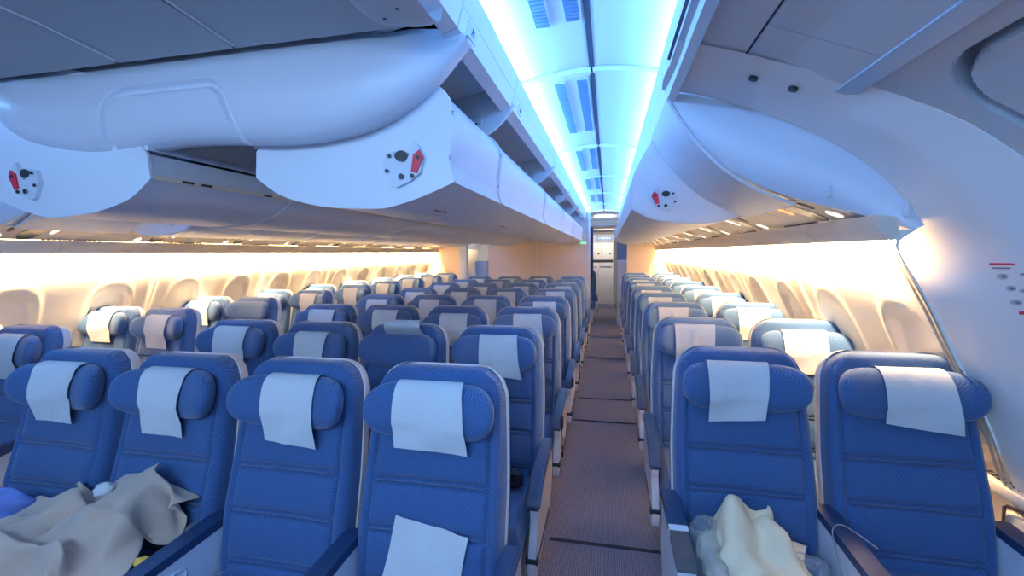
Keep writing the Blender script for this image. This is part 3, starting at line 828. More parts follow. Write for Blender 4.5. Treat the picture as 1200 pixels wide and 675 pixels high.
def shell_mesh():
    rows = []; vs = vlist(24)
    for v in vs:
        w_ = halfw(v)+.005
        hh = v+.006 if v > .7 else v
        prof = [(-1, .012), (-1.005, -.005), (-.985, -.028), (-.9, -.042), (-.5, -.050), (0, -.052), (.5, -.050), (.9, -.042), (.985, -.028), (1.005, -.005), (1, .012), (.97, .012), (.9, -.012), (0, -.014), (-.9, -.012), (-.97, .012)]
        rows.append([bp(w_*a, hh, n) for a, n in prof]+[bp(w_*-1, hh, .012)])
    rows.append([bp(p.x*.9, H+.006, -.02) for p in rows[-1]])
    return ssurf('seat_shell', rows, shellm, 50)
HC_V, HA, HB = H-.150, .052, .092      # headrest centre height, half thickness, half height
def headrest_mesh():
    rows = []; n = 40
    for i in range(n+1):
        q = -1+2*i/n
        x = .222*math.sin(q*math.pi/2)
        e = abs(x)/.222
        sc = max(1e-5, (1-e**6))**.5
        fwd = .075+.060*e**2.6
        ring = []
        for k in range(28):
            a = k/28*2*math.pi
            ca, sa = math.cos(a), math.sin(a)
            ex = .85
            nn = HA*(1+.18*e*e)*sc*math.copysign(abs(ca)**ex, ca); tt = HB*sc*(1-.03*e)*math.copysign(abs(sa)**ex, sa)
            if ca < 0: nn *= .75
            ring.append(bp(x+.0*tt, HC_V+tt, fwd+nn))
        ring.append(ring[0])
        rows.append(ring)
    vs = []; me = ssurf('headrest', rows, head_blue, 60)
    return me
def cover_mesh(seed, dx=0, rot=0, wid=.205, drop=.045, up=False, skew=0):
    rg = random.Random(seed); ph = [rg.uniform(0, 6.28) for _ in range(6)]
    rows = []; m_ = 22; n = 14
    for i in range(m_+1):
        t = i/m_; row = []
        for j in range(n+1):
            q = -1+2*j/n
            x = dx+q*wid/2*(1+.06*math.sin(3*t+ph[0]))
            xs_ = x+skew*(t-.2)
            e = min(1, abs(xs_)/.222)
            fwd = .075+.060*e**2.6
            wr = (.0035*math.sin(6*q+7*t+ph[1])+.003*math.sin(11*q*t+ph[2])+.0016*math.sin(17*q+9*t+ph[3]))*(.5+.5*math.sin(3*q+4*t+ph[5]))
            tl = t+rot*q*.5
            if not up:
                if tl < .72:
                    a = math.radians(115-140*tl/.72)
                    nn = (HA*(1+.18*e*e)*(1 if math.cos(a) > 0 else .75)+.006)*math.copysign(abs(math.cos(a))**.85, math.cos(a)); tt = (HB+.005)*math.copysign(abs(math.sin(a))**.85, math.sin(a))
                    p = bp(xs_, HC_V+tt, fwd+nn+abs(wr)*1.2)
                else:
                    a = math.radians(-25); nn = (HA*(1+.18*e*e)+.006)*math.cos(a)**.85; tt = -(HB+.005)*abs(math.sin(a))**.85
                    p = bp(xs_, HC_V+tt, fwd+nn+abs(wr)*1.2)
                    k = (tl-.72)/.28
                    p = p+Vector((0, .010*k-.004*math.sin(k*3+q*2+ph[4]), -(drop+.055)*k))
            else:
                p = bp(xs_, HC_V+HB-.002+.075*t*(1-.0), .085+.065*math.sin(t*2.6)*1.0+wr)
            row.append(p)
        rows.append(row)
    me = ssurf('headrest_cover', rows, paper, 60)
    return me
def cushion_mesh():
    rows = []; n = 30; m_ = 24
    for i in range(n+1):
        y = -.03-.46*i/n
        row = []
        for j in range(m_+1):
            q = -1+2*j/m_; x = .233*q
            e = 1-max(0, (abs(q)-.86)/.14)**2
            f = 1-max(0, (-.42-y)/.07)**2.2
            z = .345+.115*max(0, e)**.5*max(0, f)**.5+.008*abs(q)**2-.012*math.exp(-((y+.2)/.14)**2)*(1-q*q)
            z -= .004*math.exp(-((y+.36)/.004)**2)
            row.append((x, y, z))
        rows.append(row)
    rows = [[(p[0], p[1], .335) for p in rows[0]]]+rows+[[(p[0], p[1]-.002, .335) for p in rows[-1]]]
    return ssurf('seat_cushion', rows, seat_blue, 60)
ME = dict(back=seat_back_mesh(), shell=shell_mesh(), head=headrest_mesh(), cush=cushion_mesh())
def leg_me():
    mb = MB()
    mb.prismx([(-.06, .33), (-.10, .33), (-.17, .03), (-.17, 0), (-.10, 0), (-.10, .03)], -.018, .018)
    mb.prismx([(-.34, .33), (-.38, .33), (-.44, .03), (-.44, 0), (-.37, 0), (-.37, .03)], -.018, .018)
    mb.box(-.018, .018, -.44, -.10, .0, .02)
    return mb.me('leg', metal)
ME['leg'] = leg_me()
ME['pan'] = MB().box(-.235, .235, -.46, -.04, .30, .336, .008).me('seat_frame', metal)
def pad_me(w_=.028):
    """armrest pad: side outline with rounded nose, thickness w_"""
    top = [(.03, .618), (-.04, .620), (-.20, .608), (-.31, .582), (-.375, .545), (-.405, .50), (-.40, .485), (-.36, .512), (-.29, .545), (-.1, .578), (.03, .58)]
    pr = sp2(top[:6], 4)+top[6:]
    mb = MB(); mb.prismx(pr, -w_, w_)
    me = mb.me('armrest_pad', armpad)
    bm = bmesh.new(); bm.from_mesh(me)
    bmesh.ops.bevel(bm, geom=[e for e in bm.edges if abs(e.verts[0].co.x-e.verts[1].co.x) < 1e-4 and len(e.link_faces) == 2 and e.calc_face_angle(0) > .9], offset=.007, segments=2, affect='EDGES')
    bm.to_mesh(me); bm.free(); smooth(me, 50); return me
ME['pad'] = pad_me()
ME['arm_in'] = MB().prismx([(.03, .578), (-.05, .578), (-.28, .545), (-.36, .510), (-.34, .500), (-.08, .520), (-.02, .45), (.03, .42), (.07, .45)], -.022, .022).me('armrest', shellm)
ME['pad_front'] = MB().prismx([(.0, .628), (-.38, .615), (-.40, .604), (-.40, .585), (.0, .598)], -.031, .031).me('armrest_pad', armpad)
ME['arm_front'] = MB().prismx([(.0, .597), (-.39, .583), (-.405, .57), (-.42, .42), (-.38, .30), (-.05, .30), (.0, .42)], -.028, .028).me('armrest', mat('console_plastic', (.66, .70, .78), .4))
ME['pad_short'] = MB().prismx([(.0, .628), (-.215, .621), (-.215, .595), (.0, .598)], -.031, .031).me('armrest_pad', armpad)
ME['pad_band'] = MB().prismx([(-.216, .619), (-.245, .618), (-.245, .590), (-.216, .591)], -.031, .031).me('pad_band', white)
ME['tray_cover'] = MB().prismx([(-.246, .616), (-.385, .608), (-.405, .590), (-.405, .583), (-.246, .588)], -.030, .030).me('tray_cover', mat('glossy_dark_cover', (.10, .10, .11), .18))
def recess_me(sx):
    mb = MB()
    n = 28; ring = []
    def el(a, ra, rb, x): return (sx*x, -.26+ra*math.cos(a), .512+rb*math.sin(a)+.02*math.cos(a))
    vs = []
    for ra, rb, x in ((.085, .042, .0282), (.078, .036, .0325), (.070, .029, .0285)):
        vs += [el(k/n*2*math.pi, ra, rb, x) for k in range(n)]
    fs = [(r_*n+k, r_*n+(k+1) % n, (r_+1)*n+(k+1) % n, (r_+1)*n+k) for r_ in range(2) for k in range(n)]+[tuple(2*n+k for k in range(n))]
    mb.add(vs, fs)
    return mb.me('remote_recess', MATS['console_plastic'])
ME['recess'] = recess_me(1)
ME['remote'] = MB().box(.029, .036, -.315, -.215, .500, .525, .006).me('remote_control', darkp)
# aisle end panel: curved cream frame from the arm pad to the foot
EP = [(.08, .56), (.02, .585), (-.12, .578), (-.28, .552), (-.36, .515), (-.395, .475), (-.39, .44), (-.40, .40), (-.44, .33), (-.46, .26), (-.43, .22), (-.30, .24), (-.05, .27), (.06, .33), (.10, .45)]
ME['end'] = MB().prismx(sp2(EP+[EP[0]], 4)[:-1], -.016, .016).me('end_panel', shellm)
ME['end_strip'] = MB().prismx([(-.05, .30), (-.40, .285), (-.41, .265), (-.05, .275)], -.019, .019).me('end_strip', darkp)
ME['latch'] = MB().box(-.028, .028, -.455, -.42, .285, .31, .006).me('end_button', darkp)

COVERS = [cover_mesh(1), cover_mesh(2, .01, .05, .20, .05, skew=.01), cover_mesh(3, -.02, -.06, .21, .03, skew=-.012), cover_mesh(4, .0, .02, .19, .06), cover_mesh(5, .015, .10, .215, .02, skew=.03)]
C_WIDE = cover_mesh(6, -.005, .04, .235, .03, skew=.02)
C_UP = cover_mesh(7, .02, 0, .21, 0, up=True)

ORD = ['front', 'second', 'third', 'fourth', 'fifth', 'sixth', 'seventh', 'eighth', 'ninth']
def make_seat(front, left_arm, right_arm, end_l, end_r, cover, name='airline_seat'):
    t = thing(name, '', 'seat')
    obj('backrest', ME['back'], t); obj('seat_shell', ME['shell'], t)
    h = obj('headrest', ME['head'], t)
    if cover: obj('headrest_cover', cover, h)
    obj('seat_cushion', ME['cush'], t); obj('seat_frame', ME['pan'], t)
    for x in (-.17, .17): obj('leg', ME['leg'], t, (x, 0, 0))
    for on, x, end in ((left_arm, -.265, end_l), (right_arm, .265, end_r)):
        if not on: continue
        if front == 2:
            a = obj('armrest', ME['arm_front'], t, (x, 0, 0)); obj('armrest_pad', ME['pad_short'], a); obj('pad_band', ME['pad_band'], a); obj('tray_cover', ME['tray_cover'], a)
        elif front and not end:
            a = obj('armrest', ME['arm_front'], t, (x, 0, 0)); obj('armrest_pad', ME['pad_front'], a)
            if front == 1:
                obj('remote_recess', ME['recess'], a); obj('remote_control', ME['remote'], a)
        elif end:
            sg = math.copysign(1, x)
            a = obj('end_panel', ME['end'], t, (x+sg*.006, 0, 0)); obj('armrest_pad', ME['pad'], a); obj('end_strip', ME['end_strip'], a); obj('end_button', ME['latch'], a)
            if front:
                pass
        else:
            a = obj('armrest', ME['arm_in'], t, (x, 0, 0)); obj('armrest_pad', ME['pad'], a)
    return t
SEATS = {}
def block(nm, xs_, ytop0, nrow, words, ends):
    for rw in range(nrow):
        for c, x in enumerate(xs_):
            if nm == 'left window block' and False: continue
            cov = COVERS[(rw*5+c*3+(2 if nm[0] == 'r' else 0)) % 5]
            extra = ''
            key = (nm[0], rw, c)
            if key == ('c', 1, 2): cov = C_UP; extra = 'cover flipped up, '
            elif key == ('l', 2, 1): cov = None; extra = 'bare headrest, '
            elif key == ('c', 0, 3): cov = C_WIDE
            elif key == ('r', 0, 1): cov = COVERS[4]
            last = c == len(xs_)-1
            el = (c == 0 and ends[0]); er = (last and ends[1])
            front = 0 if rw else (2 if nm[0] == 'r' and c == 0 else 1)
            t = make_seat(front, True, last, el, er, cov)
            # headrests stand at slightly different heights
            hz = ((rw*7+c*5) % 4-1.5)*.006*(0 if rw == 0 else 1)
            for ch in t.children:
                if ch.name.startswith('headrest'): ch.location = T_*hz
            t.location = (x, ytop0-.178+.8463*rw, 0)
            t['label'] = 'blue airline seat, %s%s row of %s, %s' % (extra, ORD[rw], nm, words[c])
            t['group'] = 'airline seats in the %s' % nm
            SEATS[key] = t
block('centre block', [-.795, -.265, .265, .795], 1.4687, 8, ['leftmost seat', 'second from left', 'third from left', 'right-aisle seat'], (True, True))
block('right window block', [1.865, 2.395], 1.93, 9, ['aisle seat', 'window seat'], (True, False))
block('left window block', [-2.43, -1.90], 1.9375, 9, ['window seat', 'aisle seat'], (False, True))
for x, y, lb in ((.86, 10.2, 'dark blue seat beyond the partition, at the left edge of the far right aisle'), (-1.35, 11.2, 'dark blue seat of the rear cabin seen through the left gap in the partition'), (-1.80, 12.2, 'dark blue seat beside the rear cabin side wall, seen through the left gap')):
    t = make_seat(0, True, True, True, True, COVERS[0]); t.location = (x, y, 0); t['label'] = lb; t['group'] = 'rear cabin seats'
# measured fold positions of the three crumpled cloths, in millimetres
BLANKET = (38, 30,
[-806,-816,-816,-806,-783,-766,-740,-722,-720,-711,-704,-676,-667,-636,-615,-594,-569,-575,-562,-540,-516,-492,-470,-442,-410,-378,-345,-314,-315,-299,-284,-262,-242,-238,-249,-218,-182,-152,-128,-832,
-828,-808,-800,-772,-748,-736,-706,-704,-696,-692,-678,-652,-628,-607,-580,-576,-565,-550,-530,-500,-482,-470,-444,-414,-379,-345,-310,-280,-272,-252,-238,-218,-225,-224,-191,-156,-132,-134,-832,-823,
-807,-784,-767,-746,-738,-712,-679,-662,-650,-634,-636,-610,-600,-588,-562,-566,-542,-520,-502,-494,-476,-448,-412,-371,-326,-287,-256,-233,-233,-210,-200,-212,-200,-184,-152,-145,-134,-838,-818,-804,
-787,-772,-753,-741,-713,-698,-676,-670,-646,-632,-607,-582,-571,-567,-550,-526,-525,-516,-504,-478,-444,-396,-346,-300,-266,-240,-226,-202,-186,-178,-182,-196,-188,-167,-148,-140,-858,-836,-816,-798,
-779,-764,-740,-732,-709,-702,-676,-654,-628,-604,-580,-564,-554,-560,-549,-530,-526,-502,-466,-420,-367,-320,-284,-252,-234,-222,-198,-182,-168,-174,-176,-186,-182,-155,-131,-874,-850,-831,-812,-791,
-778,-757,-745,-730,-705,-686,-660,-635,-610,-589,-574,-555,-542,-540,-525,-500,-481,-438,-389,-346,-308,-279,-252,-228,-222,-206,-190,-179,-162,-168,-178,-183,-157,-133,-884,-859,-841,-828,-812,-796,
-780,-760,-736,-714,-694,-668,-643,-624,-604,-582,-558,-546,-530,-513,-485,-452,-412,-377,-346,-320,-295,-272,-238,-220,-210,-192,-196,-192,-200,-204,-176,-152,-138,-888,-868,-850,-834,-830,-815,-794,
-768,-743,-720,-701,-676,-654,-628,-602,-580,-564,-547,-524,-503,-473,-442,-412,-390,-373,-356,-334,-303,-275,-246,-230,-212,-217,-220,-212,-195,-168,-146,-127,-894,-878,-854,-846,-838,-822,-802,-777,
-751,-728,-708,-684,-663,-638,-612,-588,-572,-552,-533,-508,-480,-454,-435,-424,-414,-398,-371,-336,-300,-266,-238,-238,-233,-220,-210,-190,-166,-142,-124,-906,-883,-858,-840,-836,-826,-808,-786,-759,
-733,-708,-698,-677,-652,-628,-604,-584,-562,-538,-522,-494,-477,-461,-452,-444,-425,-391,-351,-310,-272,-242,-232,-226,-219,-208,-190,-166,-141,-132,-910,-884,-862,-838,-822,-820,-812,-790,-766,-740,
-714,-692,-676,-664,-642,-620,-594,-577,-570,-548,-521,-493,-477,-464,-455,-428,-388,-342,-302,-264,-228,-212,-215,-219,-208,-188,-172,-150,-135,-908,-890,-867,-846,-832,-825,-818,-796,-772,-746,-720,
-700,-686,-672,-652,-626,-600,-596,-581,-568,-538,-508,-488,-466,-436,-410,-366,-322,-284,-244,-216,-202,-206,-210,-216,-194,-168,-158,-134,-918,-895,-880,-860,-854,-837,-818,-804,-782,-756,-734,-718,
-706,-686,-660,-640,-615,-594,-598,-571,-537,-502,-474,-446,-416,-385,-345,-302,-271,-240,-218,-210,-206,-206,-203,-189,-164,-145,-122,-898,-900,-884,-850,-854,-840,-828,-807,-794,-767,-745,-736,-711,
-688,-668,-642,-628,-606,-580,-550,-520,-491,-464,-438,-410,-374,-334,-304,-274,-254,-246,-240,-232,-210,-188,-161,-146,-120,-86,-894,-873,-844,-852,-866,-862,-842,-818,-794,-774,-752,-735,-712,-686,
-662,-637,-612,-590,-568,-539,-510,-484,-462,-442,-420,-390,-353,-318,-288,-271,-268,-250,-222,-198,-173,-154,-126,-98,-60,-861,-856,-872,-886,-885,-865,-836,-804,-778,-763,-748,-725,-704,-682,-657,
-632,-608,-582,-554,-528,-506,-488,-472,-462,-440,-408,-372,-336,-308,-286,-264,-237,-210,-187,-162,-136,-134,-97,-55,-884,-878,-896,-893,-876,-844,-809,-785,-762,-742,-733,-716,-692,-672,-646,-619,
-601,-575,-556,-532,-514,-497,-485,-471,-458,-421,-380,-344,-308,-278,-251,-225,-198,-172,-149,-126,-124,-120,-76,-875,-878,-886,-868,-844,-816,-788,-758,-752,-737,-712,-698,-676,-652,-629,-603,-578,
-567,-554,-530,-506,-480,-475,-476,-458,-417,-373,-328,-290,-258,-231,-204,-180,-156,-136,-114,-107,-121,-106,-872,-850,-856,-840,-814,-790,-772,-749,-752,-736,-708,-684,-659,-638,-611,-592,-585,-570,
-542,-516,-502,-490,-468,-468,-439,-382,-341,-299,-263,-232,-207,-182,-169,-150,-128,-112,-102,-110,-120,-843,-832,-824,-823,-797,-768,-752,-757,-738,-711,-692,-672,-646,-614,-608,-585,-574,-544,-526,
-506,-495,-482,-469,-443,-393,-350,-308,-270,-237,-210,-194,-176,-154,-141,-116,-105,-115,-124,-112,-812,-806,-824,-818,-792,-762,-740,-738,-720,-703,-687,-662,-638,-609,-600,-576,-548,-525,-506,-480,
-461,-444,-432,-399,-364,-324,-286,-254,-226,-204,-185,-164,-156,-132,-114,-124,-144,-136,-110,-805,-828,-834,-817,-792,-765,-739,-720,-708,-698,-682,-656,-630,-610,-586,-560,-536,-511,-487,-463,-445,
-428,-411,-384,-346,-314,-284,-255,-229,-212,-190,-166,-150,-128,-135,-145,-118,-96,-76,-826,-846,-837,-818,-794,-769,-754,-738,-724,-710,-688,-662,-634,-606,-582,-560,-532,-504,-478,-467,-451,-425,
-407,-386,-360,-324,-294,-270,-245,-222,-197,-172,-150,-143,-144,-112,-90,-68,-62,-824,-846,-840,-816,-790,-766,-756,-746,-734,-716,-692,-664,-637,-612,-588,-562,-532,-509,-490,-472,-452,-436,-420,
-392,-371,-342,-316,-292,-272,-244,-212,-182,-158,-148,-124,-96,-92,-92,-69,-813,-830,-837,-815,-788,-772,-754,-742,-734,-716,-691,-663,-636,-615,-592,-568,-547,-522,-506,-487,-467,-456,-443,-414,
-382,-358,-334,-312,-288,-258,-224,-193,-169,-144,-122,-105,-113,-100,-76,-824,-818,-812,-796,-783,-759,-746,-734,-726,-709,-684,-657,-633,-610,-590,-569,-550,-530,-502,-494,-486,-462,-432,-412,-378,
-353,-328,-304,-279,-258,-231,-202,-176,-154,-140,-128,-110,-87,-76,-858,-849,-826,-802,-776,-758,-742,-734,-716,-696,-674,-649,-626,-604,-582,-562,-548,-528,-504,-503,-485,-461,-436,-406,-380,-354,
-329,-302,-274,-252,-232,-210,-188,-162,-134,-126,-113,-108,-92,-882,-858,-834,-814,-795,-770,-748,-730,-712,-689,-665,-642,-618,-596,-578,-562,-552,-538,-514,-502,-489,-465,-436,-407,-380,-354,-328,
-302,-280,-260,-232,-204,-201,-173,-151,-124,-110,-104,-104,-894,-868,-840,-826,-808,-782,-757,-733,-710,-686,-662,-640,-620,-610,-603,-588,-580,-558,-542,-516,-490,-466,-438,-409,-381,-354,-326,-300,
-272,-248,-222,-221,-212,-184,-160,-132,-114,-90,-82,-906,-878,-848,-831,-815,-791,-766,-748,-724,-698,-673,-649,-628,-614,-612,-602,-582,-560,-538,-514,-492,-472,-448,-420,-392,-366,-342,-309,-276,
-248,-218,-216,-194,-190,-164,-138,-112,-84,-62,-916,-888,-860,-838,-819,-792,-776,-758,-734,-708,-681,-656,-636,-622,-611,-605,-580,-558,-538,-522,-502,-484,-457,-432,-409,-384,-358,-329,-296,-260,
-233,-220,-210,-192,-162,-130,-102,-76,-52],
[764,746,740,750,758,770,768,776,808,843,860,858,832,846,850,850,841,836,832,819,819,818,828,832,838,845,856,856,834,818,828,826,812,786,777,750,732,730,736,726,
718,720,750,770,788,796,784,794,829,845,832,850,855,845,846,842,837,832,821,824,832,827,822,826,835,848,848,846,838,830,826,816,804,795,768,750,751,770,730,720,
730,761,800,822,830,824,811,806,819,835,838,836,830,826,832,824,814,816,823,821,821,830,840,855,856,854,856,850,847,836,836,840,820,802,781,784,797,747,748,767,
798,830,848,854,854,834,844,842,848,848,850,838,817,802,806,814,822,818,836,850,860,870,876,870,872,868,856,859,838,850,850,854,840,820,816,830,780,786,804,828,
852,874,875,856,852,866,875,885,886,880,866,844,828,822,816,830,846,858,862,874,864,866,862,878,872,852,838,858,866,854,863,861,836,838,838,810,818,826,843,855,
876,866,844,864,866,886,898,898,890,873,854,840,836,836,845,844,862,864,849,857,866,870,882,880,862,844,862,866,862,870,868,844,846,842,838,846,852,854,868,861,
840,854,848,850,871,880,876,867,861,852,842,856,838,848,854,842,842,854,860,868,882,878,879,876,863,868,862,874,866,865,864,857,850,867,874,876,879,868,854,842,
840,844,838,833,842,832,818,812,816,832,847,856,848,846,846,850,860,872,888,902,910,904,890,890,902,894,895,900,900,894,884,876,900,899,891,882,874,862,854,848,
847,846,838,832,815,799,792,799,816,837,855,857,855,854,862,875,897,916,928,934,926,912,900,922,924,931,935,934,927,918,910,926,911,901,890,889,880,862,854,856,
860,864,850,830,812,804,808,820,838,852,854,856,867,882,902,922,940,950,951,940,922,918,934,940,952,960,962,958,954,936,922,914,908,913,910,901,895,901,902,906,
905,894,876,858,851,856,868,884,886,880,882,890,906,924,944,960,966,958,946,929,935,922,916,921,930,944,950,944,948,919,912,934,943,943,936,930,932,942,948,948,
936,918,902,898,903,914,918,901,908,907,919,935,950,948,971,965,950,954,947,938,934,924,918,934,942,943,956,951,932,954,961,968,960,964,964,956,966,974,969,954,
936,928,930,928,933,934,926,934,942,954,946,952,955,972,953,974,966,957,950,946,940,930,939,952,956,968,948,974,980,985,984,998,1002,994,993,992,991,984,968,966,
958,966,967,954,956,964,960,946,952,962,964,969,973,958,978,972,954,944,947,955,970,967,960,979,960,961,1008,1004,1010,1018,1016,1005,1010,1013,1002,995,988,978,975,973,
962,965,966,959,948,956,964,968,969,977,981,978,966,961,961,972,968,984,994,986,977,982,982,982,983,1040,1036,1018,1013,1012,1014,1012,1016,1004,998,996,985,982,972,975,
979,972,962,962,965,974,976,974,993,998,994,982,976,986,1000,1000,1006,1008,999,992,992,1011,1012,1010,1048,1028,1018,1020,1024,1031,1029,1020,1020,1012,1012,1006,996,984,980,980,
986,982,971,966,972,995,1020,1032,1045,1036,1022,1011,1009,1014,1016,1012,1012,1019,1010,1018,1034,1052,1050,1038,1022,1032,1030,1038,1040,1040,1044,1051,1044,1035,1028,1018,1022,1024,1022,1020,
1026,1012,1014,1026,1042,1066,1070,1053,1058,1042,1032,1024,1026,1038,1038,1032,1034,1028,1038,1054,1073,1088,1055,1043,1058,1060,1064,1068,1068,1071,1076,1070,1064,1058,1055,1054,1058,1058,1054,1058,
1052,1052,1060,1072,1079,1076,1070,1074,1056,1040,1028,1038,1050,1057,1046,1032,1044,1048,1069,1086,1096,1084,1078,1078,1091,1092,1090,1087,1098,1092,1091,1090,1086,1082,1073,1074,1074,1084,1073,1078,
1084,1094,1102,1104,1097,1096,1076,1056,1041,1036,1042,1061,1060,1048,1040,1048,1064,1074,1089,1110,1080,1094,1114,1126,1126,1118,1114,1111,1118,1124,1126,1120,1112,1098,1098,1096,1102,1114,1116,1121,
1116,1118,1122,1114,1095,1070,1052,1038,1038,1050,1064,1064,1051,1056,1072,1086,1097,1114,1107,1114,1138,1158,1165,1157,1140,1145,1142,1152,1158,1161,1154,1139,1134,1130,1140,1144,1156,1150,1148,1142,
1146,1129,1112,1096,1072,1058,1049,1054,1064,1074,1074,1068,1082,1096,1114,1134,1145,1132,1158,1176,1190,1188,1171,1156,1140,1154,1159,1164,1169,1166,1154,1154,1154,1144,1152,1162,1169,1162,1154,1152,
1134,1119,1100,1090,1084,1082,1083,1088,1088,1092,1092,1108,1122,1143,1168,1170,1171,1180,1190,1198,1194,1178,1164,1146,1156,1166,1175,1178,1174,1166,1160,1155,1158,1162,1170,1172,1164,1154,1136,1136,
1126,1118,1116,1117,1119,1107,1106,1108,1114,1120,1127,1148,1172,1182,1190,1196,1190,1192,1181,1169,1166,1148,1151,1157,1170,1178,1180,1175,1168,1166,1164,1162,1170,1164,1140,1125,1132,1154,1150,1152,
1150,1138,1135,1138,1140,1128,1135,1135,1142,1154,1174,1195,1200,1215,1226,1176,1166,1163,1163,1146,1152,1160,1166,1178,1178,1172,1165,1159,1156,1168,1177,1170,1164,1159,1162,1156,1162,1170,1172,1174,
1170,1164,1160,1158,1159,1162,1163,1166,1174,1191,1206,1217,1210,1183,1168,1156,1146,1150,1158,1169,1177,1186,1190,1190,1177,1170,1160,1158,1162,1173,1186,1199,1193,1184,1187,1204,1200,1212,1210,1204,
1200,1198,1196,1196,1195,1189,1188,1191,1190,1196,1194,1185,1166,1162,1166,1172,1178,1188,1193,1200,1205,1208,1199,1188,1182,1180,1186,1199,1210,1207,1198,1208,1222,1222,1232,1243,1244,1243,1238,1232,
1228,1226,1226,1230,1226,1204,1195,1199,1202,1194,1182,1166,1186,1191,1190,1198,1207,1220,1231,1237,1236,1230,1222,1218,1220,1225,1230,1234,1218,1230,1236,1241,1248,1258,1259,1261,1260,1256,1251,1250,
1246,1250,1258,1239,1220,1198,1204,1208,1204,1200,1187,1216,1217,1216,1222,1220,1225,1228,1244,1245,1247,1251,1252,1254,1258,1246,1244,1234,1223,1228,1229,1240,1236,1254,1259,1256,1248,1242,1244,1250,
1253,1256,1246,1226,1192,1204,1218,1228,1230,1226,1214,1214,1222,1228,1214,1214,1232,1250,1242,1241,1246,1250,1247,1256,1240,1229,1224,1246,1255,1260,1258,1260,1246,1232,1223,1216,1211,1212,1221,1231,
1232,1219,1206,1211,1236,1254,1260,1262,1256],
[360,396,427,448,460,477,474,492,516,524,525,524,530,526,517,532,548,577,600,596,580,562,554,555,563,572,576,582,562,554,535,520,512,531,496,480,482,495,502,395,
428,446,460,461,475,472,470,504,508,528,524,526,512,519,530,558,588,607,592,574,544,524,518,522,530,540,542,549,562,552,544,537,518,482,467,469,482,504,414,436,
459,470,474,485,488,484,474,502,522,516,491,490,500,530,554,581,580,559,534,504,482,480,490,508,512,524,542,562,580,575,566,536,498,476,478,481,489,430,447,462,
478,488,470,473,472,489,478,482,480,477,486,485,510,533,548,544,515,488,470,472,484,500,519,536,553,578,592,610,616,594,573,529,487,468,468,486,456,467,472,470,
470,472,485,488,498,477,478,472,475,484,498,515,534,535,512,504,492,490,502,520,536,544,565,580,594,616,631,636,616,590,548,504,482,484,484,473,473,483,490,500,
509,522,518,515,509,502,498,502,513,528,542,548,542,538,523,518,530,544,548,558,559,560,574,594,622,637,632,608,586,542,500,475,480,490,482,478,488,513,527,546,
553,562,556,544,541,537,536,546,570,582,587,573,574,562,560,566,572,566,566,567,564,552,563,596,610,624,597,565,523,484,475,469,474,496,480,493,518,544,568,586,
594,590,576,557,564,559,564,576,588,602,604,600,594,592,588,582,576,562,551,546,547,564,578,600,608,580,543,503,473,468,474,476,497,484,492,518,546,572,592,600,
597,584,572,567,576,583,590,598,608,616,613,606,600,594,584,572,558,548,548,558,579,600,614,600,580,546,508,480,472,478,484,488,494,488,502,530,556,570,574,570,
564,568,572,583,590,600,612,630,640,640,629,627,614,603,586,570,561,566,582,609,634,645,636,610,576,540,512,497,489,500,475,484,484,488,507,534,548,561,548,542,
544,556,576,598,610,616,608,616,640,646,638,640,624,608,593,588,600,620,653,678,675,666,637,602,568,546,534,522,503,497,478,477,478,502,530,556,560,549,542,546,
562,582,602,617,624,618,624,636,646,638,648,636,630,623,629,642,665,694,704,698,676,650,616,586,566,554,534,518,483,472,476,486,516,545,566,584,572,564,571,588,
606,622,620,610,609,624,644,636,638,648,661,659,656,660,673,680,705,709,698,668,636,604,590,573,562,544,540,489,471,486,505,542,576,599,599,604,604,614,633,647,
657,646,634,632,628,642,663,676,685,677,668,668,670,664,676,692,696,672,640,608,592,594,591,578,576,566,486,470,496,543,584,613,626,613,618,632,646,671,689,694,
692,680,672,676,688,695,700,690,676,660,656,654,657,656,662,666,638,622,617,622,621,613,604,592,586,472,502,536,574,606,624,618,620,614,626,654,675,698,710,702,
691,692,698,696,687,694,671,647,632,619,620,636,644,642,642,648,646,646,650,654,646,619,608,606,512,536,561,590,611,613,600,585,591,608,637,666,683,684,681,679,
692,698,684,674,654,646,626,634,618,626,639,660,670,672,675,679,684,687,696,686,660,620,618,521,543,568,586,601,586,560,568,592,610,626,646,658,669,657,659,664,
688,670,658,654,652,638,622,641,650,665,681,696,700,698,702,716,725,733,720,692,658,624,528,534,558,578,588,570,570,588,602,624,637,648,658,678,688,678,672,675,
674,670,657,636,621,640,669,665,692,713,726,728,722,720,739,754,742,728,700,666,636,496,516,550,574,582,576,572,591,604,617,639,654,660,666,668,658,672,662,687,
678,658,636,643,671,672,702,726,744,748,744,733,736,748,753,744,716,679,646,635,486,522,552,576,578,576,564,591,610,632,655,662,660,653,654,652,657,680,706,702,
684,667,673,678,706,732,752,762,757,747,738,736,758,754,732,694,654,619,608,498,530,560,576,587,584,575,592,616,644,659,664,670,664,654,660,686,710,730,720,702,
688,690,700,712,734,756,755,756,746,744,748,766,753,717,675,636,602,588,508,538,562,576,576,580,597,614,639,664,679,682,679,673,680,700,721,736,734,711,699,694,
688,704,718,726,739,754,756,760,762,760,774,748,710,670,629,602,582,513,536,560,568,570,578,596,620,646,665,674,677,676,684,694,708,717,728,720,698,676,674,672,
674,693,710,726,744,762,776,778,776,780,752,716,677,636,606,604,517,525,545,556,556,564,580,606,632,648,656,658,662,670,682,690,695,690,684,666,647,648,658,675,
688,700,717,738,760,778,784,795,788,766,732,695,659,642,645,490,504,516,518,520,528,547,574,598,612,619,623,629,640,652,666,682,666,657,652,634,624,636,666,674,
690,704,720,744,775,798,810,806,787,753,720,700,691,683,478,494,488,474,476,490,512,540,560,573,578,584,594,608,626,644,655,666,658,653,646,650,678,688,708,721,
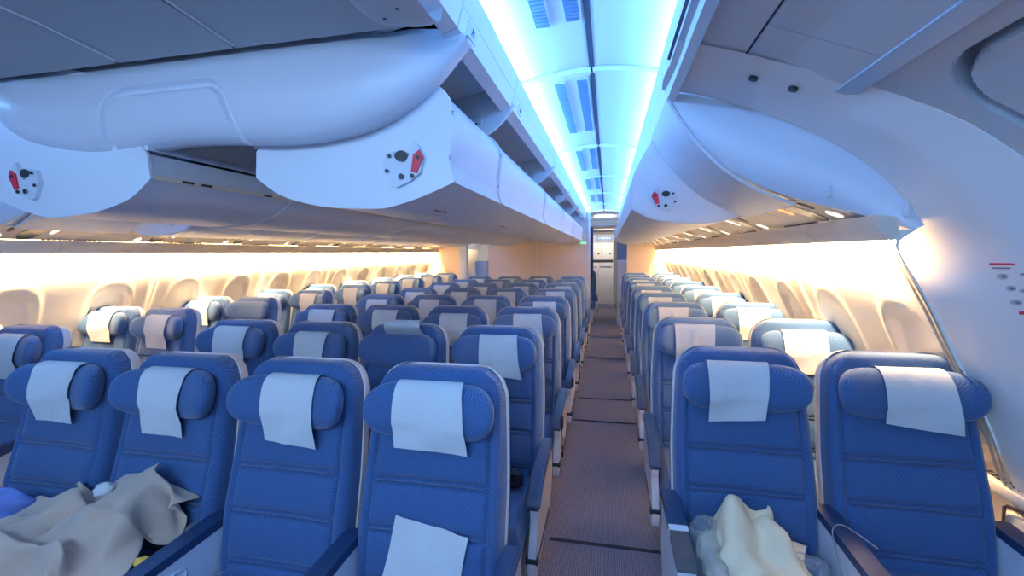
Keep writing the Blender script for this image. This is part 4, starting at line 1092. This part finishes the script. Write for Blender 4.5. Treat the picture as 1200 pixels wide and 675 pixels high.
730,739,757,786,815,834,830,808,784,752,728,708,692,472,474,474,487,476,472,490,514,531,540,546,554,568,589,616,644,668,674,668,652,672,696,706,730,746,755,762,
770,786,818,838,842,854,836,800,771,743,721,700,470,475,470,470,471,474,492,510,524,532,542,556,579,613,654,686,710,699,680,676,682,698,720,740,752,756,760,772,
792,822,844,858,853,842,798,762,733,721,704,469,469,472,472,488,509,536,554,566,570,572,584,608,642,680,710,720,706,681,662,663,683,694,709,723,735,748,756,779,
810,832,852,853,820,772,730,703,693,702,501,498,497,506,527,554,580,596,604,602,602,609,626,654,678,700,694,672,646,642,638,640,650,662,679,694,710,734,759,784,
808,826,814,776,742,718,704,698,689],
)
BLUE_SHEET = (18, 18,
[-966,-950,-931,-915,-914,-900,-879,-873,-852,-825,-795,-777,-771,-768,-750,-735,-720,-695,-660,-966,-949,-928,-922,-908,-888,-872,-860,-841,-820,-795,-782,-762,-752,-754,-736,-728,-701,-668,-964,-948,
-928,-918,-898,-880,-866,-850,-838,-817,-794,-778,-762,-754,-756,-743,-726,-698,-675,-962,-947,-926,-918,-904,-894,-880,-862,-840,-822,-801,-781,-767,-753,-763,-746,-729,-700,-680,-969,-950,-936,-932,
-923,-912,-895,-874,-851,-831,-810,-791,-777,-760,-760,-748,-725,-710,-690,-975,-946,-959,-958,-952,-932,-907,-878,-854,-838,-819,-804,-786,-773,-764,-748,-736,-710,-683,-975,-960,-974,-977,-960,-941,
-910,-875,-844,-836,-830,-813,-798,-788,-775,-742,-713,-693,-686,-979,-976,-980,-980,-963,-937,-904,-868,-836,-819,-821,-820,-814,-800,-774,-736,-708,-694,-693,-986,-990,-986,-972,-950,-926,-896,-865,
-838,-817,-808,-805,-812,-804,-784,-750,-726,-712,-702,-1000,-1002,-984,-965,-944,-920,-892,-868,-844,-824,-810,-802,-806,-802,-791,-762,-744,-734,-724,-1018,-996,-976,-960,-941,-916,-898,-876,-854,-834,
-824,-826,-822,-804,-788,-762,-743,-740,-730,-1012,-992,-970,-954,-936,-925,-902,-880,-859,-844,-851,-844,-830,-810,-778,-754,-744,-732,-718,-1007,-985,-964,-944,-934,-922,-902,-882,-862,-868,-860,-842,
-826,-800,-768,-746,-733,-717,-700,-998,-976,-954,-940,-922,-911,-898,-880,-880,-863,-854,-834,-804,-772,-750,-734,-720,-709,-698,-986,-965,-944,-922,-908,-900,-895,-876,-863,-864,-846,-816,-775,-740,
-722,-718,-711,-702,-696,-975,-954,-930,-906,-902,-910,-888,-866,-852,-852,-835,-802,-755,-714,-696,-698,-702,-699,-694,-964,-942,-915,-904,-926,-905,-884,-859,-834,-834,-818,-790,-742,-700,-680,-681,
-696,-700,-699,-954,-932,-902,-922,-921,-898,-876,-850,-826,-806,-790,-762,-734,-706,-688,-688,-698,-704,-698,-940,-918,-910,-938,-916,-893,-868,-839,-818,-803,-774,-748,-733,-723,-716,-714,-716,-721,
-712],
[904,890,894,874,852,834,842,868,872,870,864,867,880,902,924,946,963,974,986,894,884,880,860,845,838,856,877,884,889,888,896,910,926,952,972,984,994,998,891,882,
872,852,848,860,876,890,900,906,912,918,928,950,974,988,991,1010,982,896,879,868,870,878,880,894,906,918,924,932,939,946,966,988,998,1009,996,956,896,878,887,898,
900,900,911,921,932,943,950,960,963,974,994,1011,1003,971,936,898,894,900,911,908,917,920,922,936,950,962,978,980,982,996,981,960,940,937,900,914,918,922,923,912,
919,922,925,945,967,982,992,993,977,966,960,956,956,926,931,935,938,924,924,922,922,920,933,957,980,1001,992,988,982,978,976,980,944,944,950,952,944,935,937,932,
924,930,948,969,992,1012,1003,994,998,1001,1018,956,961,961,958,958,956,956,946,939,938,953,976,1001,1010,1022,1013,1011,1026,1042,968,968,970,973,975,974,953,944,948,957,
980,1001,1010,1011,1031,1026,1030,1046,1062,988,988,986,988,986,968,952,946,960,984,1002,1022,1038,1025,1030,1034,1046,1057,1067,1004,1004,1008,1007,1001,984,968,966,988,1002,1026,1030,
1028,1034,1042,1047,1056,1060,1062,1030,1030,1030,1029,1017,1004,993,997,1014,1032,1040,1034,1041,1044,1054,1060,1068,1076,1084,1056,1056,1050,1041,1028,1019,1014,1010,1036,1055,1052,1041,1044,1050,
1059,1073,1084,1094,1104,1077,1072,1061,1048,1040,1032,1034,1024,1036,1063,1058,1053,1056,1057,1070,1087,1102,1114,1124,1094,1085,1070,1059,1052,1062,1060,1048,1034,1054,1057,1070,1062,1072,1084,1100,
1119,1133,1144,1110,1098,1082,1058,1074,1082,1078,1065,1052,1048,1058,1074,1078,1090,1102,1118,1136,1152,1162,1124,1112,1090,1064,1074,1076,1076,1072,1066,1062,1074,1088,1096,1104,1120,1143,1161,1170,
1177],
[469,480,495,500,494,492,486,478,470,470,481,491,508,492,475,471,472,470,472,502,510,517,514,510,508,500,490,482,474,478,495,498,479,468,470,472,471,486,524,530,
535,534,532,523,513,504,488,480,474,485,495,484,469,479,470,478,494,542,550,558,539,522,504,496,490,494,480,476,483,498,495,478,482,476,496,482,558,570,552,530,
508,494,486,483,485,482,486,486,502,510,502,498,504,486,474,576,583,544,516,494,488,491,496,503,499,494,488,502,522,527,512,502,499,490,601,581,546,514,502,504,
511,522,530,527,515,507,510,528,534,536,528,514,494,608,582,554,530,528,528,536,554,562,556,546,536,527,538,548,546,539,522,498,614,592,572,558,558,560,560,573,
584,580,568,555,542,534,536,532,533,513,495,625,604,597,587,580,576,574,586,594,596,586,574,556,546,535,526,515,498,472,634,630,621,604,592,586,594,603,608,610,
598,578,570,569,552,536,524,500,474,624,634,632,614,604,602,612,620,624,616,590,585,578,570,565,550,534,512,488,614,618,625,614,596,613,626,634,634,604,592,593,
592,582,574,560,543,526,510,608,603,607,602,608,616,635,644,618,606,606,609,601,594,582,566,550,532,515,604,594,598,602,603,626,647,634,615,610,614,622,614,605,
593,575,554,535,516,598,599,600,600,622,643,644,645,624,626,629,633,620,618,607,588,560,537,518,588,588,592,621,636,646,652,654,644,642,634,632,633,630,620,597,
568,540,520,581,579,594,610,630,636,644,649,653,648,648,649,638,630,621,599,570,544,524,578,586,606,606,616,622,628,636,647,665,666,660,644,626,609,592,567,543,
524],
)
CREAM = (22, 20,
[1700,1712,1718,1734,1758,1758,1771,1790,1812,1832,1848,1870,1891,1909,1925,1943,1964,1983,1997,2012,2028,2052,2072,1714,1716,1725,1737,1757,1766,1782,1800,1821,1834,1850,1868,1892,1912,1929,1950,1973,
1994,2011,2024,2037,2051,2070,1728,1730,1731,1742,1759,1774,1790,1809,1820,1836,1852,1874,1894,1916,1934,1951,1972,1999,2018,2032,2035,2044,2060,1730,1731,1735,1747,1763,1776,1792,1812,1825,1840,1856,
1878,1902,1920,1940,1950,1970,1996,2018,2032,2036,2030,2050,1706,1712,1729,1744,1754,1768,1787,1810,1832,1846,1860,1880,1901,1920,1942,1950,1968,1991,2013,2026,2026,2026,2046,1687,1694,1722,1738,1749,
1765,1780,1806,1828,1844,1862,1882,1899,1920,1937,1948,1967,1986,2002,2014,2012,2030,2046,1678,1681,1714,1736,1746,1751,1776,1801,1822,1838,1858,1882,1903,1920,1929,1945,1964,1979,1992,2000,2008,2028,
2037,1682,1682,1708,1733,1744,1760,1778,1798,1816,1834,1852,1876,1898,1910,1922,1943,1956,1970,1982,1996,2004,2016,2030,1688,1692,1704,1729,1742,1762,1785,1796,1812,1828,1844,1870,1888,1902,1922,1933,
1948,1961,1974,1989,2000,2010,2026,1682,1696,1704,1725,1741,1761,1782,1794,1807,1824,1846,1864,1881,1900,1916,1931,1944,1957,1975,1985,1989,2002,2018,1675,1692,1712,1724,1740,1759,1778,1792,1812,1828,
1844,1862,1876,1896,1912,1934,1949,1963,1973,1968,1974,1990,2012,1673,1699,1717,1730,1741,1756,1774,1790,1810,1832,1845,1860,1872,1894,1910,1936,1949,1965,1958,1957,1964,1984,2010,1676,1707,1730,1740,
1743,1760,1774,1788,1804,1828,1850,1862,1878,1892,1913,1940,1953,1958,1950,1950,1965,1989,2016,1678,1712,1738,1750,1753,1754,1773,1788,1806,1824,1850,1864,1880,1896,1924,1943,1952,1949,1949,1954,1972,
2002,2027,1679,1712,1740,1753,1749,1755,1774,1790,1810,1831,1852,1869,1886,1910,1930,1942,1943,1944,1947,1958,1983,2013,2038,1686,1716,1738,1749,1747,1758,1778,1794,1819,1840,1858,1874,1894,1916,1932,
1934,1938,1942,1950,1968,1996,2022,2036,1701,1726,1737,1742,1749,1762,1776,1798,1828,1844,1863,1877,1898,1920,1932,1934,1941,1950,1962,1980,2006,2023,2038,1716,1738,1742,1746,1753,1763,1778,1807,1828,
1848,1860,1876,1894,1918,1926,1935,1946,1953,1964,1984,2006,2022,2035,1722,1741,1747,1748,1755,1770,1782,1815,1832,1856,1871,1876,1892,1916,1924,1933,1936,1942,1954,1978,2000,2017,2032,1720,1736,1747,
1754,1760,1774,1788,1816,1838,1856,1869,1880,1904,1918,1931,1928,1929,1932,1945,1970,1992,2009,2028,1726,1729,1738,1751,1766,1779,1790,1813,1834,1855,1871,1894,1917,1918,1932,1941,1940,1940,1954,1976,
1986,1998,2020],
[1396,1386,1380,1378,1372,1390,1376,1380,1390,1396,1396,1392,1388,1390,1392,1390,1394,1398,1406,1404,1397,1396,1400,1406,1400,1391,1384,1383,1398,1396,1398,1406,1401,1403,1412,1406,1402,1404,1404,1406,
1410,1413,1412,1410,1412,1417,1413,1408,1402,1396,1396,1404,1409,1415,1413,1412,1411,1414,1424,1416,1417,1420,1421,1426,1430,1430,1428,1429,1434,1426,1420,1414,1412,1415,1420,1418,1422,1427,1426,1426,
1425,1428,1428,1426,1432,1435,1441,1445,1448,1446,1439,1449,1424,1428,1427,1426,1426,1426,1432,1435,1436,1437,1438,1440,1442,1440,1436,1437,1449,1456,1460,1462,1458,1454,1459,1445,1444,1442,1440,1434,
1440,1440,1446,1451,1452,1452,1458,1456,1450,1450,1452,1463,1469,1472,1474,1469,1473,1474,1464,1460,1457,1456,1451,1448,1456,1462,1464,1468,1468,1475,1470,1466,1464,1472,1480,1482,1484,1488,1487,1488,
1488,1481,1476,1472,1466,1460,1466,1474,1473,1477,1476,1484,1488,1482,1478,1487,1498,1490,1494,1498,1500,1502,1505,1513,1498,1492,1488,1485,1482,1490,1494,1488,1485,1488,1497,1500,1500,1503,1512,1503,
1504,1510,1512,1514,1518,1524,1535,1512,1508,1504,1498,1496,1504,1509,1504,1500,1504,1511,1516,1516,1523,1520,1510,1518,1522,1525,1528,1529,1537,1550,1524,1520,1518,1513,1510,1512,1518,1516,1514,1520,
1528,1531,1530,1530,1526,1522,1525,1530,1539,1536,1538,1548,1562,1539,1534,1532,1526,1524,1523,1524,1527,1528,1530,1541,1546,1544,1546,1534,1534,1538,1544,1544,1548,1550,1562,1578,1552,1548,1542,1538,
1534,1538,1536,1536,1544,1544,1550,1559,1560,1554,1548,1548,1552,1558,1557,1559,1566,1583,1595,1564,1562,1556,1552,1546,1540,1544,1544,1548,1560,1562,1570,1568,1562,1561,1562,1568,1570,1573,1577,1588,
1606,1612,1578,1575,1568,1565,1558,1552,1556,1556,1556,1568,1576,1580,1577,1576,1575,1579,1582,1586,1590,1598,1612,1624,1629,1591,1586,1578,1576,1569,1564,1568,1564,1569,1582,1592,1594,1592,1590,1591,
1593,1597,1602,1606,1618,1632,1641,1640,1604,1596,1590,1586,1581,1577,1574,1576,1585,1602,1610,1609,1602,1603,1604,1609,1613,1616,1620,1636,1648,1656,1653,1616,1609,1604,1600,1594,1588,1586,1588,1604,
1618,1626,1626,1618,1620,1618,1622,1628,1630,1638,1652,1665,1671,1664,1630,1624,1618,1614,1610,1600,1600,1606,1623,1635,1636,1639,1632,1631,1634,1639,1638,1640,1646,1662,1678,1686,1678,1647,1638,1634,
1629,1624,1616,1614,1624,1634,1645,1640,1650,1640,1646,1646,1651,1652,1652,1658,1672,1690,1694,1689,1662,1652,1645,1644,1638,1630,1628,1640,1635,1638,1637,1638,1650,1670,1664,1660,1662,1664,1672,1686,
1693,1691,1688],
[469,482,496,500,496,470,470,473,486,502,504,502,500,497,500,512,516,516,512,502,486,478,474,470,490,507,516,514,493,487,496,514,533,532,517,510,510,514,522,530,
532,530,516,492,474,474,474,496,516,528,525,510,507,514,537,552,552,538,518,507,504,512,530,538,539,527,501,477,474,490,508,524,533,524,516,509,518,538,549,554,
549,532,512,510,496,519,536,538,529,504,474,472,500,515,528,521,507,499,506,516,526,536,544,548,531,517,516,508,513,534,534,524,499,471,469,502,516,528,514,494,
500,508,518,529,532,536,542,524,528,524,513,514,528,526,512,486,474,477,498,515,532,512,488,503,512,528,536,532,536,536,534,526,524,520,521,532,522,504,480,469,
478,497,514,535,516,502,507,528,544,550,547,538,533,528,536,524,527,544,538,526,508,488,474,478,498,514,538,520,513,522,542,563,567,560,542,542,535,534,541,554,
558,550,535,518,502,491,488,502,514,536,534,534,546,560,572,570,558,550,540,544,550,564,579,576,562,546,525,506,500,491,510,520,532,543,553,568,576,582,579,562,
546,541,550,566,585,600,596,576,548,519,502,500,499,514,518,532,542,560,580,591,593,588,575,554,544,554,570,600,614,606,580,542,512,503,498,504,523,518,526,539,
564,586,606,615,606,594,572,557,562,585,610,622,614,580,538,509,504,505,523,534,527,530,541,568,604,630,642,636,614,594,580,588,608,622,628,610,572,536,518,512,
527,546,546,539,542,550,580,622,654,666,657,630,608,600,610,621,632,622,594,560,533,522,526,542,539,554,552,557,572,608,654,682,686,664,630,609,610,616,630,628,
608,580,553,536,529,528,537,527,558,559,570,598,643,688,708,696,662,624,606,614,628,630,623,602,578,558,548,540,537,528,520,560,561,578,614,666,708,715,701,653,
614,611,618,634,629,615,596,578,562,554,541,525,516,508,562,566,584,622,671,707,718,697,646,612,601,618,632,628,614,595,574,558,544,528,511,505,497,568,576,590,
622,664,695,704,692,652,622,611,625,622,636,626,600,575,558,540,517,502,493,486,569,584,598,624,658,682,693,692,665,645,639,647,646,653,644,613,584,566,545,518,
491,480,471],
)
# ------------------------------------------------------------------ loose things on the seats
def cloth_data(d):
    nx, ny, xs, ys, zs = d
    return nx, ny, [(x/1000, y/1000, z/1000) for x, y, z in zip(xs, ys, zs)]
def cloth(name, txt, m, label, cat, dx=0, dy=0, dz=0):
    nx, ny, P = cloth_data(txt)
    vs = [(x+dx, y+dy, (z if z < .76 else .76+(z-.76)*.55)+dz) for x, y, z in P]
    fs = [(j*(nx+1)+i, j*(nx+1)+i+1, (j+1)*(nx+1)+i+1, (j+1)*(nx+1)+i) for j in range(ny) for i in range(nx)]
    me = mesh(name, vs, fs, m, 180, fix=False)
    o = obj(name, me); tag(o, label, cat)
    md = o.modifiers.new('thickness', 'SOLIDIFY'); md.thickness = .003; md.offset = 0
    md = o.modifiers.new('soft', 'SUBSURF'); md.levels = 1; md.render_levels = 1
    return o
cloth('blanket', BLANKET, blanket_m, 'crumpled grey-beige fleece blanket heaped over the two leftmost front seats', 'blanket')
cloth('plastic_sheet', BLUE_SHEET, pillow_m, 'crumpled blue-violet sheet lying on the leftmost front seat', 'sheet', dy=.05, dz=.06)
cloth('cover_sheet', CREAM, yel_m, 'crumpled cream thin sheet on the front aisle seat of the right block', 'sheet', dz=0.0)
def crumple(name, pts, rad, m, label, cat, amp=.35, seed=0, seg=22, parent=None):
    from mathutils import noise
    P = spline(pts, 7); rows = []
    for i, p in enumerate(P):
        t = i/(len(P)-1); r0 = rad*max(.0, 1-(2*t-1)**6)**.5+.0001
        tn = (P[min(i+1, len(P)-1)]-P[max(i-1, 0)]).normalized(); a = tn.cross(Vector((0, 0, 1)))
        if a.length < .05: a = Vector((1, 0, 0))
        a.normalize(); c = a.cross(tn)
        ring = []
        for k in range(seg+1):
            an = (k % seg)/seg*2*math.pi
            dv = a*math.cos(an)+c*math.sin(an)
            f_ = 1+amp*(noise.noise((p+dv*.05)*38+Vector((seed, 0, 0)))+.5*abs(noise.noise((p+dv*.05)*80)))
            ring.append(p+dv*r0*f_)
        rows.append(ring)
    o = obj(name, ssurf(name, rows, m, 25)); 
    if label: tag(o, label, cat)
    return o
crumple('plastic_bag', [(1.712, 1.66, .585), (1.70, 1.60, .55), (1.70, 1.50, .515), (1.705, 1.38, .50)], .042, bag_m, 'crumpled clear plastic bag between the aisle armrest and the cream sheet', 'plastic bag', seed=1)
crumple('blanket_pouch', [(1.74, 1.60, .50), (1.735, 1.50, .49), (1.74, 1.36, .485)], .026, kraft, 'brown folded pouch under the clear bag on the right front aisle seat', 'pouch', .25, seed=4)
crumple('plastic_bag', [(1.96, 1.62, .50), (2.02, 1.60, .495), (2.08, 1.56, .49)], .028, bag_m, 'clear plastic film behind the cream sheet, by the middle armrest', 'plastic bag', .5, seed=2)
crumple('plastic_bag', [(-.035, 1.20, .49), (-.045, 1.21, .56), (-.05, 1.225, .62)], .030, bag_m, 'small upright clear plastic bag beside the blanket, second front seat from left', 'plastic bag', .5, seed=3)
crumple('snack_wrapper', [(-.07, 1.03, .60), (-.05, 1.04, .605), (-.03, 1.045, .60)], .014, mat('yellow_foil', (.85, .50, .08), .35), 'small yellow wrapper at the lower right edge of the grey blanket', 'wrapper', .3, seed=6)
crumple('tissue', [(-.44, 1.20, .70), (-.42, 1.20, .715), (-.40, 1.21, .70)], .022, paper, 'small white tissue on top of the grey blanket', 'tissue', .4, seed=8)
crumple('dark_bundle', [(.72, 1.98, .49), (.80, 1.95, .51), (.90, 1.95, .50), (.98, 1.98, .49)], .035, pouch, 'black bundle lying on the second-row right-aisle seat of the centre block', 'cloth', .6, seed=5)
crumple('plastic_bag', [(.80, 1.86, .485), (.86, 1.83, .49), (.93, 1.85, .485)], .026, bag_m, 'pale blue plastic bag in front of the black bundle, second row', 'plastic bag', .5, seed=9)
crumple('foil_wrapper', [(2.13, 2.44, .50), (2.12, 2.42, .58), (2.13, 2.44, .68)], .045, kraft, 'brown crinkled foil packet seen between the two right front seats', 'wrapper', .4, seed=11)
# white cover fallen on the fourth front seat
rows = []
for i in range(17):
    row = []
    for j in range(17):
        a = -.5+i/16; b_ = j/16
        ang = R(-9); x0 = a*.25; v0 = -.23+.24*b_
        x = .025+x0*math.cos(ang)-v0*math.sin(ang); v = .245+x0*math.sin(ang)+v0*math.cos(ang)
        n_ = .098+.004*math.sin(9*a+4*b_)+.003*math.sin(15*b_*a+2)
        p = bp(x, max(v, .03), n_)
        row.append((p.x+.795, p.y+1.4687-.178, p.z))
    rows.append(row)
tag(obj('fallen_cover', ssurf('fallen_cover', rows, paper, 60)), 'white headrest cover fallen against the lower back of the front right-aisle centre seat', 'headrest cover')
o = MB().tube([tuple(p) for p in spline([(2.175, 1.50, .635), (2.15, 1.56, .640), (2.12, 1.60, .643), (2.092, 1.59, .625), (2.085, 1.54, .57), (2.082, 1.47, .51), (2.075, 1.44, .47)], 8)], .0022, 6).build('headphone_cable', mat('grey_cable', (.25, .26, .28), .4))
tag(o, 'thin grey headphone cable looped over the armrest between the right front seats', 'cable')
# straps with luggage-style tags hanging beside the aisle armrests
def strap(y, z, x, label, k=1.0):
    t = thing('headset_strap', label, 'strap', (x, y, z), 'black straps hanging at the aisle armrests')
    MB().box(-.008, .008, -.03, .03, -.05, .02, .006).build('clip', pouch, t)
    MB().tube([(0, 0, -.04), (.004, -.005, -.10), (.002, 0, -.17*k), (.004, .004, -.20*k)], .004, 6).build('cord', pouch, t)
    MB().box(.006, .014, -.04, -.005, -.085, -.05, .002).build('tag', sign_bg, t)
    MB().box(-.006, .008, -.008, .010, -.23*k, -.20*k, .003).build('plug', darkp, t)
for rw, w_ in ((2, 'third'), (3, 'fourth'), (4, 'fifth'), (6, 'seventh')):
    strap(1.4687-.178+.8463*rw-.40, .555, 1.098, 'black strap with white tag hanging at the %s row aisle armrest, centre block' % w_, 1+.25*(rw % 2))
# wall ledge and stowage box by the first window seat
t = thing('wall_ledge', 'beige ledge with slotted grille under the first right window', 'ledge', (2.74, 1.9, .70))
MB().box(-.03, .075, -.28, 1.6, -.02, .02, .008).build('shelf', beige, t)
mb = MB()
for i in range(14): mb.box(.0, .03, -.15+i*.03, -.135+i*.03, .0195, .0215)
mb.build('slot_grille', MATS['recess_taupe'], t)
MB().disc((.03, -.21, .02), (0, 0, 1), .03, .024, .014).build('seat_puck', white, t)
t = thing('stowage_box', 'cream box with dark bar handle between the right front window seat and the wall', 'box', (2.745, 1.66, .55))
MB().box(-.045, .07, -.16, .14, -.25, .10, .015).build('body', beige, t)
MB().tube([(-.05, .12, .02), (-.05, .12, .115), (-.045, .115, .122), (.06, -.10, .122)], .006, 8).build('bar_handle', mat('bronze_bar', (.16, .12, .11), .35, .6), t)
MB().box(-.052, -.03, -.15, -.11, .03, .085, .006).build('latch', darkp, t)
